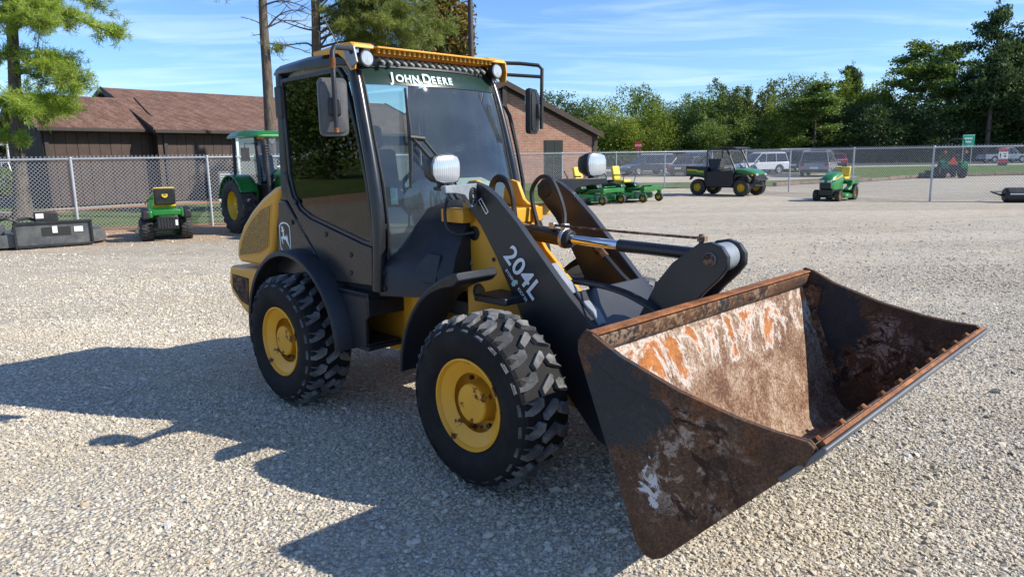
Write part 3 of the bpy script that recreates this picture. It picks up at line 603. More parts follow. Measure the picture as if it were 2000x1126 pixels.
mir(lambda s: MB().box((-.30, s*.28 if s > 0 else -.50, .93), (-.05, s*.50 if s > 0 else -.28, .97)).build('fender_bracket', 'charcoal', LD, .006))
# --- step box under the door
def step(s):
    f = lambda a, b: (min(s*a, s*b), max(s*a, s*b))
    mb = MB(); y0, y1 = f(.645, .36)
    mb.prism([(-1.80,.885),(-1.145,.885),(-1.145,.735),(-1.19,.70),(-1.19,.53),(-1.58,.48),(-1.80,.62)], *(f(.645, .615)))
    mb.box((-1.80, y0, .845), (-1.145, y1, .884)); mb.box((-1.175, y0, .73), (-1.147, y1, .845)); mb.box((-1.58, y0, .50), (-1.165, y1, .53)); mb.box((-1.60, y0, .50), (-1.56, y1, .88))
    mb.build('step_box', 'charcoal', LD, .008)
    mb = MB(); a, b = f(.36, .33); mb.box((-1.56, a, .53), (-1.15, b, .86)); mb.build('step_back_panel', 'yellow_paint', LD, .004)
    mb = MB(); a, b = f(.63, .38); mb.box((-1.54, a, .531), (-1.18, b, .545)); mb.build('step_tread', 'black_plastic', LD, .004)
mir(step)
# --- cab
cab = MB(); cab.box((-2.24, -.56, .86), (-1.08, .56, .93)); cab = cab.build('cab_floor', 'dark_inside', LD, .01)
AP = [(-1.30,.575,2.30),(-1.245,.585,2.22),(-1.155,.600,1.934),(-1.062,.612,1.576),(-1.028,.618,1.294),(-1.058,.622,.915)]
def side(s):
    f = lambda a, b: (min(s*a, s*b), max(s*a, s*b))
    P = spline([(x, s*y, z) for x, y, z in AP], 6)
    rings = []
    for i, p in enumerate(P):
        T = (P[min(i+1, len(P)-1)]-P[max(i-1, 0)]).normalized(); nx = Vector((0, 1, 0)).cross(T).normalized(); yy = Vector((0, 1, 0))
        rings.append([p+nx*.046*math.cos(k*math.pi/6)+yy*.038*math.sin(k*math.pi/6) for k in range(12)])
    mb = MB(); mb.loft(rings); mb.build('front_pillar', 'charcoal_gloss', LD, 0, 2, 60)
    mb = MB(); mb.prism([(-2.235,1.44),(-2.135,1.44),(-2.13,2.32),(-2.20,2.32)], *f(.62, .54)); mb.build('rear_pillar', 'charcoal_gloss', LD, .018, 3)
    G = [(-2.125,2.285),(-1.38,2.30),(-1.325,2.245),(-1.215,1.93),(-1.125,1.58),(-1.092,1.30),(-1.10,1.185),(-1.20,1.20),(-1.50,1.262),(-1.83,1.33),(-1.96,1.385),(-2.05,1.48),(-2.10,1.62)]
    cx, cz = -1.6, 1.78
    inn = []
    n = len(G)
    for i in range(n):
        a, b, c = (Vector((*G[(i+k) % n], 0)) for k in (-1, 0, 1)); d1 = (b-a).normalized(); d2 = (c-b).normalized(); nn = Vector((d1.y, -d1.x, 0))+Vector((d2.y, -d2.x, 0)); nn.normalize(); q = b+nn*.026/max(.5, math.sqrt((1+d1.dot(d2))/2)); inn.append((q.x, q.y))
    mb = MB(); y0, y1 = f(.622, .590); vs = []
    for y in (y0, y1): vs += [(x, y, z) for x, z in G]+[(x, y, z) for x, z in inn]
    fs = []
    for i in range(n):
        j = (i+1) % n; fs += [(i, j, n+j, n+i), (2*n+i, 3*n+i, 3*n+j, 2*n+j), (i, 2*n+i, 2*n+j, j), (n+i, n+j, 3*n+j, 3*n+i)]
    mb.add(vs, fs); dr = mb.build('door_frame', 'charcoal_gloss', LD, .005)
    mb = MB(); mb.prism(inn, *f(.612, .606)); mb.build('door_glass', 'door_glass', dr)
    lo = [(-2.145,1.46),(-2.10,1.44),(-1.60,.925),(-1.105,.94),(-1.092,1.186),(-1.10,1.184),(-1.20,1.199),(-1.50,1.261),(-1.83,1.329),(-1.96,1.384),(-2.05,1.479),(-2.10,1.60),(-2.14,1.60)]
    mb = MB(); mb.prism(lo, *f(.634, .600)); mb.build('door_panel', 'charcoal_gloss', LD, .012, 3)
    for x, z in ((-2.006,1.44),(-1.62,1.235),(-1.33,1.12),(-1.34,1.0),(-1.655,.975)):
        b = MB(); b.cyl((x, s*.625, z), (x, s*.641, z), .020, .017, 14); b.build('bolt_cap', 'charcoal', LD, .002, 1)
    qp = [(-2.275,1.44),(-2.165,1.44),(-1.615,.915),(-1.70,.90),(-2.36,.90),(-2.335,1.05)]
    mb = MB(); mb.prism(qp, *f(.622, .56)); mb.build('quarter_panel', 'charcoal_gloss', LD, .012, 3)
    for x, z in ((-2.085,1.29),(-1.893,1.045)):
        b = MB(); b.cyl((x, s*.615, z), (x, s*.632, z), .018, .016, 12); b.build('bolt_cap', 'charcoal', LD, .002, 1)
    for z0, z1 in ((2.02, 2.24), (1.50, 1.64)):
        mb = MB(); mb.box((-2.20, *f(.635, .60)[:1], z0), (-2.10, f(.635, .60)[1], z1)); mb.build('door_hinge', 'black_plastic', LD, .012)
mir(side)
# far and rear structure
mb = MB(); mb.box((-2.225, -.55, .93), (-2.17, .55, 1.42)); mb.build('rear_wall', 'charcoal', LD, .01)
mb = MB(); mb.box((-2.20, -.535, 1.42), (-2.194, .535, 2.31)); mb.build('rear_window', 'cab_glass', LD)
# roof
def roof():
    rings = []
    for x, z0, z1, w in ((-2.26,2.325,2.335,.575),(-2.25,2.315,2.36,.60),(-2.20,2.31,2.385,.61),(-1.8,2.31,2.405,.615),(-1.40,2.305,2.40,.61),(-1.28,2.29,2.375,.60),(-1.24,2.29,2.335,.585)):
        rings.append([(x,-w+.03,z0),(x,-w,z0+.015),(x,-w,z1-.03),(x,-w+.04,z1),(x,w-.04,z1),(x,w,z1-.03),(x,w,z0+.015),(x,w-.03,z0)])
    mb = MB(); mb.loft(rings); return mb.build('roof', 'charcoal_gloss', LD, .008, 2, 40)
rf = roof()
# yellow guard over the windscreen
mb = MB(); mb.box((-1.20, -.50, 2.396), (-1.115, .50, 2.408)); mb.box((-1.60, -.50, 2.400), (-1.50, .50, 2.412)); gd = mb.build('roof_guard', 'yellow_paint', LD, .003)
for s in (-1, 1):
    prof = [(-1.62,2.412),(-1.30,2.432),(-1.19,2.428),(-1.165,2.415),(-1.155,2.395),(-1.165,2.393),(-1.195,2.412),(-1.30,2.416),(-1.62,2.397)]
    mb = MB(); mb.prism(prof, s*.495, s*.64); mb.prism([(-1.62,2.412),(-1.19,2.428),(-1.155,2.40),(-1.145,2.33),(-1.155,2.265),(-1.205,2.262),(-1.26,2.33),(-1.34,2.375),(-1.62,2.385)], s*.636, s*.648); mb.build('guard_bracket', 'yellow_paint', gd, .004)
sl = MB(); sl.box((-1.52, -.007, 2.372), (-1.14, .007, 2.397)); sl = sl.build('slat', 'yellow_paint', gd)
for k in range(25):
    y = -.475+k*.0396
    if k == 0: sl.location.y = y
    else: c_ = copy_obj(sl, gd); c_.location = (0, y, 0)
mb = MB()
for k in range(16):
    y = -.43+k*.0573; mb.tube([(-1.27, y-.016, 2.33), (-1.20, y, 2.345), (-1.165, y+.012, 2.315)], .011, 6)
mb.build('air_duct_ribs', 'cab_trim', LD)
def worklight(s):
    mb = MB(); mb.lathe([(.02,-.06),(.045,-.05),(.052,-.01),(.054,.004),(.050,.008),(.046,.004)], (-1.16, s*.555, 2.335), 'x', 24); w = mb.build('work_light', 'black_plastic', LD, 0, 2, 50)
    mb = MB(); mb.lathe([(.047,.002),(.040,.010),(.0,.014)], (-1.16, s*.555, 2.335), 'x', 24); mb.build('lens', 'lamp_lens', w)
    mb = MB(); mb.box((-1.225, s*.555-.012, 2.375), (-1.20, s*.555+.012, 2.42)); mb.build('light_mount', 'black_plastic', w); mb = MB(); mb.tube([(-1.24, s*.59, 2.33), (-1.22, s*.60, 2.28), (-1.19, s*.585, 2.27), (-1.20, s*.56, 2.29)], .005, 6); mb.build('lamp_cable', 'black_plastic', w)
mir(worklight)
# windscreen
def wsx(z):
    zs = [p[2] for p in AP][::-1]; xs = [p[0] for p in AP][::-1]; return float(np.interp(z, zs, xs))
def wsp(y, z, off=0.0): return (wsx(z)+.135*(1-(y/.6)**2)+off+.012, y, z)
def windscreen():
    zs = [1.0+i*(2.30-1.0)/20 for i in range(21)]; ys = [-.565+i*1.13/20 for i in range(21)]
    vs = [wsp(y*(1 if z < 1.9 else 1-(z-1.9)*.06), z) for z in zs for y in ys]; n = 21
    fs = [(k*n+i, k*n+i+1, (k+1)*n+i+1, (k+1)*n+i) for k in range(20) for i in range(20)]
    mb = MB(); mb.add(vs, fs); ws = mb.build('windscreen', 'windscreen', LD, 0, 2, 80)
    t = NT('screen_band'); tr = t.n('ShaderNodeBsdfTransparent'); tr.inputs[0].default_value = (0.10, 0.17, 0.14, 1); df = t.n('ShaderNodeBsdfPrincipled'); df.inputs['Base Color'].default_value = (0.02, 0.05, 0.04, 1); df.inputs['Roughness'].default_value = 0.3
    mm = t.n('ShaderNodeMixShader'); mm.inputs[0].default_value = 0.65; t.l(tr.outputs[0], mm.inputs[1]); t.l(df.outputs[0], mm.inputs[2]); t.l(mm.outputs[0], t.out.inputs[0]); M['screen_band'] = t.m
    zb = [2.185+i*.11/4 for i in range(5)]; vs = [wsp(y*(1-(z-1.9)*.06), z, .004) for z in zb for y in ys]
    mb = MB(); mb.add(vs, [(k*n+i, k*n+i+1, (k+1)*n+i+1, (k+1)*n+i) for k in range(4) for i in range(20)]); mb.build('sun_band', 'screen_band', ws, 0, 2, 80)
    # lettering, letter by letter on the curve of the glass
    y = -.40; z0 = 2.207
    for ch, sz, adv in (('J',.088,.040),('O',.068,.056),('H',.068,.054),('N',.068,.056),(' ',0,.022),('D',.088,.062),('E',.068,.046),('E',.068,.046),('R',.068,.050),('E',.068,.046)):
        y += adv/2
        if ch != ' ':
            tx = Vector(wsp(y+.01, z0))-Vector(wsp(y-.01, z0)); ty = Vector(wsp(y, z0+.02))-Vector(wsp(y, z0-.02))
            text_part('letter', ch, sz, 'decal_mint', ws, frame(wsp(y, z0, .010), tx, ty), .0005, .0022, 'CENTER')
        y += adv/2
    for yy, zz, w, h in ((-.505,1.50,.045,.10),(-.10,1.50,.05,.055),(-.19,1.49,.03,.05),(.02,1.52,.06,.05),(.12,1.50,.05,.075)):
        tx = Vector(wsp(yy+.02, zz))-Vector(wsp(yy-.02, zz)); ty = Vector(wsp(yy, zz+.02))-Vector(wsp(yy, zz-.02))
        b = MB(); b.box((-w/2, -h/2, -.001), (w/2, h/2, .001)); o = b.build('inspection_sticker', 'sticker', ws); o.matrix_local = frame(wsp(yy, zz, -.006), tx, ty)
    mb = MB(); mb.tube([wsp(-.565*(1 if z < 1.9 else 1-(z-1.9)*.06), z, .003) for z in zs], .009, 6); mb.tube([wsp(.565*(1 if z < 1.9 else 1-(z-1.9)*.06), z, .003) for z in zs], .009, 6); mb.tube([wsp(y*.976, 2.30, .004) for y in ys], .012, 6); mb.build('screen_seal', 'black_plastic', ws)
    # wiper
    P = [wsp(-.325, 2.165, .03), wsp(-.352, 2.0, .04), wsp(-.372, 1.85, .045), wsp(-.395, 1.70, .04), wsp(-.42, 1.55, .03)]
    mb = MB(); mb.tube(P, [.007,.012,.017,.012,.007], 6); wp = mb.build('wiper', 'black_plastic', LD)
    mb = MB(); mb.tube([wsp(-.37, 1.86, .06), wsp(-.25, 1.70, .055), wsp(-.10, 1.47, .03)], .010, 6); mb.tube([wsp(-.30, 1.85, .06), wsp(-.19, 1.70, .055), wsp(-.05, 1.48, .03)], .009, 6); mb.tube([wsp(-.38, 1.86, .055), wsp(-.29, 1.85, .06)], .018, 8); mb.build('wiper_arm', 'black_plastic', wp)
windscreen()
# cowl in front of the cab
def cowl():
    H = {-1.05: [(.612,.885),(.612,1.06),(.585,1.10),(.48,1.14),(.40,1.28),(.32,1.40),(.16,1.45),(0,1.46)], -.93: [(.60,.89),(.60,1.07),(.55,1.135),(.455,1.20),(.385,1.33),(.30,1.42),(.15,1.458),(0,1.465)],
         -.75: [(.56,.90),(.555,1.04),(.49,1.15),(.42,1.24),(.36,1.36),(.29,1.435),(.15,1.455),(0,1.455)], -.60: [(.50,.94),(.495,1.05),(.45,1.15),(.40,1.24),(.345,1.35),(.28,1.42),(.15,1.435),(0,1.435)], -.54: [(.45,.97),(.445,1.06),(.42,1.15),(.38,1.23),(.33,1.33),(.27,1.395),(.15,1.41),(0,1.41)]}
    rings = [[(x, -y, z) for y, z in sec]+[(x, y, z) for y, z in sec[-2::-1]] for x, sec in sorted(H.items())]
    mb = MB(); mb.loft(rings); return mb.build('front_cowl', 'charcoal', LD, 0, 2, 50)
cw_ = cowl()
def cowl_bits(s):
    P = [(-.80,.556,.99),(-.62,.506,.99),(-.62,.462,1.16),(-.70,.490,1.17),(-.765,.530,1.10)]; n = Vector((.25, s*.95, .18)).normalized()*.012
    mb = MB(); mb.loft([[Vector((x, s*y, z))-n*.5 for x, y, z in P], [Vector((x, s*y, z))+n for x, y, z in P]]); mb.build('service_cover', 'charcoal', cw_, .006, 2)
    for x, z, y in ((-1.0,1.035,.612),(-1.0,.935,.612)):
        b = MB(); b.cyl((x, s*(y-.01), z), (x, s*(y+.006), z), .017, .014, 12); b.build('bolt_cap', 'black_plastic', cw_)
mir(cowl_bits)
# cab interior
mb = MB(); mb.box((-1.98, -.25, 1.10), (-1.52, .25, 1.24)); mb.box((-2.05, -.24, 1.22), (-1.92, .24, 1.80), (0, R(-8), 0)); mb.box((-2.06, -.13, 1.80), (-1.97, .13, 1.98), (0, R(-8), 0)); mb.build('operator_seat', 'seat_cloth', LD, .04, 3)
mb = MB(); mb.box((-1.95, -.2, .92), (-1.55, .2, 1.10)); mb.build('seat_base', 'dark_inside', LD, .01)
mb = MB(); mb.box((-1.85, -.46, 1.28), (-1.42, -.33, 1.42)); mb.box((-1.75, -.44, .93), (-1.55, -.35, 1.28)); mb.tube([(-1.45, -.40, 1.40), (-1.43, -.40, 1.52), (-1.42, -.40, 1.56)], [.018,.018,.03]); mb.build('control_console', 'black_plastic', LD, .02)
mb = MB(); mb.box((-1.15, -.16, .95), (-.98, .16, 1.48)); mb.prism([(-1.20,1.40),(-.94,1.46),(-.94,1.56),(-1.06,1.60),(-1.20,1.50)], -.30, .30); mb.build('dashboard', 'cab_trim', LD, .03, 3)
mir(lambda s: MB().box((-1.12, min(s*.16, s*.52), .95), (-1.02, max(s*.16, s*.52), 1.16)).build('foot_well', 'cab_trim', LD, .03))
TW = Matrix.Translation((-1.30, 0, 1.60)) @ Euler((0, R(-32), 0)).to_matrix().to_4x4()
mb = MB(); mb.T = TW; ring_ = [(.185*math.cos(2*math.pi*i/28), .185*math.sin(2*math.pi*i/28), 0) for i in range(29)]; mb.tube(ring_, .015, 8); 
for a in (90, 210, 330): mb.tube([(0, 0, -.03), (.18*math.cos(R(a)), .18*math.sin(R(a)), 0)], .011, 6)
mb.cyl((0, 0, -.03), (0, 0, -.30), .03); mb.ell((.17, .07, .03), (.022, .022, .025)); mb.build('steering_wheel', 'black_plastic', LD)
mb = MB(); mb.box((-1.36, -.50, 2.22), (-1.24, .50, 2.285)); mb.build('headliner', 'cab_trim', LD, .01)
# mirrors
def mirror(s):
    up_ = 0.03 if s > 0 else 0
    n = Vector((1, s*.42, 0)).normalized(); ax = Vector((0, 0, 1)).cross(n); c = Vector((-1.085, s*.855, 2.03+up_))
    Mx = Matrix(((ax.x, 0, n.x, c.x), (ax.y, 0, n.y, c.y), (0, 1, 0, c.z), (0, 0, 0, 1)))
    w, h = .083, .162
    def rr(q, z, e=.03): return [(math.copysign(w*q-e, a)+e*math.cos(t), math.copysign(h*q-e, b)+e*math.sin(t), z) for a, b, t0 in ((1, 1, 0), (-1, 1, 90), (-1, -1, 180), (1, -1, 270)) for t in (R(t0), R(t0+30), R(t0+60), R(t0+90))]
    mb = MB(); mb.T = Mx; mb.loft([rr(1.0, -.03), rr(1.03, -.01), rr(1.0, .008), rr(.90, .010), rr(.88, .020), rr(.45, .036)]); m_ = mb.build('mirror', 'black_plastic' if s > 0 else 'mirror_shell', LD, 0, 2, 40)
    mb = MB(); mb.T = Mx; mb.loft([rr(.93, -.0305), rr(.93, -.034)]); mb.build('mirror_face', 'mirror_glass', m_)
    mb = MB(); mb.T = Mx
    mb.box((-.035, -.05, .03), (.035, .05, .062)); mb.build('mirror_clamp', 'black_plastic', m_, .008)
    q = c+n*.065
    if s < 0:
        mb = MB(); mb.tube([(-1.17, -.645, 2.35), (-1.12, -.70, 2.375), (q.x-.01, q.y+.02, 2.36), (q.x, q.y, 2.33), (q.x, q.y, 2.1), (q.x, q.y, 1.89)], [.012,.014,.015,.015,.0135,.0125], 10); mb.build('mirror_arm', 'charcoal', m_)
        mb = MB(); mb.cyl((q.x, q.y, 2.30), (q.x, q.y, 2.24), .0165); mb.cyl((q.x, q.y, 1.91), (q.x, q.y, 1.885), .015); mb.build('arm_rust', 'rust_orange', m_)
        mb = MB(); mb.prism([(-1.24,2.40),(-1.13,2.40),(-1.10,2.30),(-1.16,2.27),(-1.22,2.33)], -.655, -.67); mb.build('arm_bracket', 'grey_steel', m_, .004)
    else:
        mb = MB(); mb.tube([(-1.22, .64, 2.405), (-1.12, .76, 2.40), (q.x, q.y-.03, 2.385), (q.x+.01, q.y, 2.36), (q.x+.005, q.y, 2.2), (q.x, q.y, 1.93)], .0135, 10); mb.tube([(-1.22, .64, 2.325), (q.x+.01, q.y, 2.305)], .0125, 8); mb.build('mirror_arm', 'black_plastic', m_)
mir(mirror)
mb = MB(); mb.tube([(-1.27, .62, 2.12), (-1.22, .69, 2.10), (-1.19, .71, 2.03), (-1.12, .71, 1.80), (-1.06, .71, 1.55), (-1.04, .70, 1.30), (-1.04, .62, 1.2)], .015, 8); mb.build('grab_rail', 'black_plastic', LD)
mb = MB(); mb.tube([(-1.35, -.60, 2.38), (-1.40, -.70, 2.60)], .004, 5); mb.tube([(-1.30, -.64, 2.38), (-1.35, -.61, 2.395)], .008, 6); mb.build('antenna', 'black_plastic', LD)
# --- mast
MAST = [(-.605,1.45),(-.585,1.20),(-.578,.82),(-.62,.58),(-.30,.40),(.36,.38),(.34,.56),(.08,.92),(-.16,1.24),(-.36,1.46),(-.42,1.55),(-.48,1.60),(-.55,1.595),(-.595,1.54)]
MASTF = [(-.66,1.45),(-.645,1.54),(-.59,1.59),(-.53,1.575),(-.48,1.47),(-.44,1.44),(-.37,1.43),(-.37,1.36),(-.41,1.32),(-.29,1.165),(-.01,.925),(.15,.75),(.2,.45),(-.6,.5),(-.62,.82),(-.62,1.3)]
def mast(s):
    mb = MB(); mb.prism(MAST, s*.296, s*.262) if s < 0 else mb.prism(MASTF, .13, .10); m_ = mb.build('mast_plate', 'yellow_paint', LD, .005)
    for x, z, r in () if s > 0 else ((-.505,1.285,.042),(-.475,.93,.05),(-.34,1.14,.012)):
        b = MB(); b.lathe([(r*1.05, .0), (r*1.05, .004), (r*.8, .004), (r*.75, -.006), (0, -.007)], (x, s*.2975, z), 'y', 20, s); b.build('hole_disc', ['decal_black'], m_, 0, 2, 30)  # black discs standing in for the dark inside of open holes
    mb = MB(); a, b = sorted((s*.39, s*(.27 if s < 0 else .20))); mb.box((-.70, a, 1.35), (-.50, b, 1.43)); mb.build('mast_shelf', 'yellow_paint', LD, .006)
mir(mast)
for x, z in ((-.55,1.40),(-.40,1.40),(-.54,1.10),(-.53,.72),(-.40,.72),(-.25,.80)):
    b = MB(); b.cyl((x, -.294, z), (x, -.306, z), .013, n=6); b.build('mast_bolt', 'zinc', LD)
mb = MB(); mb.box((-.30, -.2985, .735), (-.14, -.2965, .80)); dc = mb.build('warning_decal', 'decal_white', LD); mb = MB(); mb.box((-.30, -.3000, .775), (-.14, -.2988, .80)); mb.build('decal_stripe', 'sign_red', dc)
mb = MB(); mb.box((-.62, -.262, .60), (-.57, .10, 1.30)); mb.box((-.60, -.262, 1.33), (-.40, .20, 1.42)); mb.build('mast_back', 'yellow_paint', LD, .006)
mb = MB(); mb.prism([(-.50,.74),(-.05,.80),(.02,.76),(-.02,.70),(-.50,.68)], -.47, -.297); mb.build('front_valve_cover', 'charcoal', LD, .01)
# --- lift arms
ARM = [(-.545,1.545),(-.50,1.585),(-.445,1.592),(-.36,1.568),(-.26,1.510),(-.10,1.375),(.09,1.190),(.27,1.014),(.41,.896),(.49,.822),(.60,.70),(.75,.56),(.93,.46),(1.01,.40),(1.02,.33),(.96,.275),(.80,.235),(.62,.215),(.48,.258),(.41,.325),(.27,.463),(.085,.658),(-.03,.786),(-.147,.976),(-.267,1.172),(-.39,1.341),(-.485,1.433),(-.54,1.48)]
def arm(s):
    mb = MB(); mb.prism(ARM, s*.352, s*.304); a_ = mb.build('lift_arm', 'arm_paint', LD, .004)
    b = MB(); b.cyl((-.47, s*.30, 1.52), (-.47, s*.362, 1.52), .05, n=20); b.cyl((.94, s*.30, .36), (.94, s*.366, .36), .055, n=20); b.build('pivot_pin', 'charcoal', a_, .004)
    if s > 0: return a_
    mb = MB(); mb.prism([(.10,1.16),(.26,1.02),(.40,.935),(.445,.87),(.40,.80),(.20,.80),(.06,.95)], s*.300, s*.24); mb.build('arm_gusset', 'grey_steel', a_, .006)
    return a_
an = arm(-1); arm(1)
fr = lambda o, d=.0: frame((o[0], -.3535-d, o[1]), (.705, 0, -.71), (.71, 0, .705))
text_part('model_number_outline', '204L', .155, 'decal_black', an, fr((-.205, 1.180), 0), .0004, .009, spacing=1.06)
text_part('model_number', '204L', .155, 'decal_white', an, fr((-.205, 1.180), .001), .0004, .003, spacing=1.06)
text_part('small_lettering', 'BYDEN', .026, 'decal_white', an, fr((-.190, 1.098), .001), .0003, .0006, spacing=1.1)
text_part('small_lettering', 'KICKER', .026, 'decal_white', an, fr((-.095, 1.002), .001), .0003, .0006, spacing=1.1)
mb = MB(); mb.T = fr((-.118, 1.034), .001); mb.prism([(-.012,-.022),(.004,-.026),(.016,-.012),(.012,.002),(.022,.014),(.008,.030),(-.006,.020),(-.016,.004)], 0, .0008, 'z'); mb.build('small_emblem', 'sticker', an)
mb = MB(); mb.T = frame((-.36, -.3535, 1.455), (.62, 0, -.78), (.78, 0, .62)); mb.box((-.05, -.014, 0), (.05, .014, .0006)); mb.cm = 1; mb.box((-.044, -.008, .0007), (.044, .008, .0012)); mb.build('caution_label', ['decal_white', 'decal_black'], an)
# torque box between the arms
mb = MB(); mb.prism([(.16,.66),(.255,1.01),(.285,1.025),(.46,.84),(.60,.76),(.56,.66),(.36,.60)], -.303, .303); mb.build('arm_cross_member', 'arm_paint', LD, .008)
# bell crank
BC = [(.835,1.268),(.885,1.305),(.95,1.318),(1.01,1.30),(1.045,1.255),(1.045,1.20),(1.01,1.15),(.93,1.07),(.86,.99),(.80,.90),(.77,.78),(.74,.64),(.62,.56),(.48,.60),(.46,.72),(.54,.88),(.60,.99),(.655,1.09),(.74,1.195)]
bc = None
for s in (-1, 1):
    mb = MB(); mb.prism(BC, s*.105, s*.070); o = mb.build('bell_crank_plate', 'arm_paint', LD, .006)
mb = MB(); mb.cyl((.955, -.062, 1.235), (.955, .062, 1.235), .070, n=28); mb.cyl((.955, -.118, 1.235), (.955, .118, 1.235), .034, n=18); mb.build('rod_end_boss', 'grey_steel', LD, .004)
mb = MB(); mb.cyl((.955, -.121, 1.235), (.955, -.106, 1.235), .032, n=18); mb.build('boss_pin', 'rust_brown', LD, .003)
mb = MB(); mb.cyl((.60, -.30, .78), (.60, .30, .78), .06, n=20); mb.build('crank_pivot', 'charcoal', LD)
# tilt cylinder
mb = MB(); mb.cyl((-.56, 0, 1.298), (-.03, 0, 1.258), .049, n=24); mb.cyl((-.58, -.06, 1.30), (-.58, .06, 1.30), .06, n=18); cy = mb.build('tilt_cylinder', 'charcoal_gloss', LD, .004)
mb = MB(); mb.cyl((-.055, 0, 1.260), (-.030, 0, 1.258), .060, n=24); mb.box((-.062, -.022, 1.29), (-.028, .022, 1.345)); mb.build('cylinder_clamp', 'zinc', cy, .003)
mb = MB(); mb.cyl((-.030, 0, 1.258), (.005, 0, 1.2555), .058, .05, n=24); mb.build('cylinder_gland', 'charcoal', cy, .003)
mb = MB(); mb.cyl((.0, 0, 1.256), (.36, 0, 1.247), .027, n=20); mb.build('cylinder_rod', 'chrome', cy)
mb = MB(); mb.cyl((.345, 0, 1.247), (.93, 0, 1.236), .034, n=20); mb.build('rod_sleeve', 'charcoal_gloss', cy)
mb = MB(); mb.tube([(-.10, -.035, 1.335), (.40, -.035, 1.327), (.865, -.035, 1.325)], .0075, 6); mb.cyl((.865, -.035, 1.345), (.865, -.035, 1.29), .013, n=8); mb.box((.85, -.05, 1.31), (.89, -.02, 1.335)); mb.build('level_indicator_rod', 'rust_brown', LD)
mb = MB(); mb.box((-.13, -.05, 1.315), (-.09, -.015, 1.35)); mb.build('rod_guide', 'zinc', cy, .003)
# lift cylinders below the arms
def liftcyl(s):
    mb = MB(); mb.cyl((-.42, s*.20, .72), (.10, s*.20, .70), .045, n=18); mb.build('lift_cylinder', 'charcoal_gloss', LD); mb = MB(); mb.cyl((.10, s*.20, .70), (.45, s*.20, .69), .024, n=14); mb.build('lift_rod', 'chrome', LD)
mir(liftcyl)
# hoses
H_ = [[(-.56,-.12,1.40),(-.544,-.12,1.489),(-.533,-.12,1.567),(-.478,-.12,1.615),(-.399,-.12,1.594),(-.358,-.12,1.509),(-.347,-.12,1.418),(-.34,-.11,1.30)],
      [(-.60,-.06,1.44),(-.587,-.06,1.526),(-.558,-.06,1.585),(-.482,-.06,1.585),(-.43,-.06,1.52),(-.405,-.06,1.443),(-.39,-.05,1.32)],
      [(-.328,.08,1.30),(-.378,.08,1.452),(-.377,.08,1.537),(-.312,.08,1.605),(-.229,.08,1.60),(-.168,.08,1.52),(-.12,.08,1.40),(-.096,.05,1.31)],
      [(-.618,-.40,1.50),(-.625,-.42,1.43),(-.60,-.43,1.33),(-.54,-.40,1.285),(-.47,-.33,1.295)]]
for i, h in enumerate(H_):
    mb = MB(); mb.tube(spline(h, 6), .0135 if i != 3 else .010, 8); mb.build('hydraulic_hose', 'hose', LD)
for dy, r in ((0, .011), (.028, .010), (.05, .010)):
    h = [(.06,-.20+dy,1.03),(.18,-.20+dy,1.05),(.312,-.19+dy,1.048),(.40,-.18+dy,1.04),(.50,-.17+dy,1.02),(.60,-.16+dy,.985),(.68,-.14+dy,.94),(.72,-.13+dy,.86)]
    mb = MB(); mb.tube(spline(h, 5), r, 7); mb.build('hydraulic_hose', 'hose', LD)
mb = MB(); mb.tube([(.05,.25,1.14),(.18,.25,1.03),(.40,.25,.88)], .018, 8); pp = mb.build('steel_pipe', 'charcoal', LD); mb = MB(); mb.cyl((-.02,.25,1.20), (.06,.25,1.13), .026, n=6); mb.cyl((.0,.25,1.18), (.02,.25,1.165), .036, n=6); mb.build('pipe_union', 'rust_brown', pp)
mb = MB(); mb.prism([(.395,.905),(.49,.826),(.50,.832),(.405,.914)], .300, .355); mb.build('bare_edge', 'rust_orange', LD)
# headlights on their wings
def headlight(s):
    o_i = Vector((-.43, s*.352, 0)); o_o = Vector((-.295, s*.705, 0)); d = (o_o-o_i); L_ = d.length; d.normalize(); nn = Vector((0, 0, 1)).cross(d)*(-s)
    if nn.x < 0: nn = -nn
    Mx = Matrix(((d.x, 0, nn.x, o_i.x), (d.y, 0, nn.y, o_i.y), (0, 1, 0, 0), (0, 0, 0, 1)))
    mb = MB(); mb.T = Mx; mb.prism([(0,1.585),(0,1.47),(.035,1.445),(.075,1.45),(.11,1.49),(.16,1.525),(.27,1.54),(L_,1.545),(L_,1.585)], -.016, .016, 'z'); mb.T = None
    w = mb.build('headlight_wing', 'grey_steel' if s < 0 else 'charcoal', LD, .005)
    if s < 0:
        for r in (.046, .032, .018):
            b = MB(); b.T = Mx; P = [(.062+r*math.cos(2*math.pi*i/24), 1.515+r*math.sin(2*math.pi*i/24), .018) for i in range(25)]; b.tube(P, .005, 6); b.build('boss_ring', 'charcoal', w)
    c = Vector((-.345, s*.655, 1.672))
    mb = MB(); ry, rz = .100, .078
    shp = [(1.0,.10),(.96,.55),(.80,.88),(.45,1.0),(-.30,.97),(-.80,.80),(-1.0,.35),(-1.0,-.35),(-.80,-.80),(-.30,-.97),(.45,-1.0),(.80,-.88),(.96,-.55)]
    ring = lambda x, q: [(c.x+x, c.y+(-s)*a*ry*q, c.z+b*rz*q) for a, b in shp]
    mb.loft([ring(-.10, .45), ring(-.085, .72), ring(-.02, 1.0), ring(.018, 1.02), ring(.020, .97)]); hl = mb.build('headlight', 'black_plastic', LD, 0, 2, 45)
    mb = MB(); mb.loft([ring(.016, .95), ring(.026, .93), ring(.036, .70), ring(.040, .3)]); mb.build('lens', 'lamp_lens', hl, 0, 2, 45)
    mb = MB(); mb.cyl((c.x-.03, c.y, c.z-.10), (c.x-.03, c.y, c.z-.06), .022); mb.box((c.x-.06, c.y-.03, c.z-.115), (c.x, c.y+.03, c.z-.095)); mb.build('headlight_stalk', 'black_plastic', hl, .004)
mir(headlight)
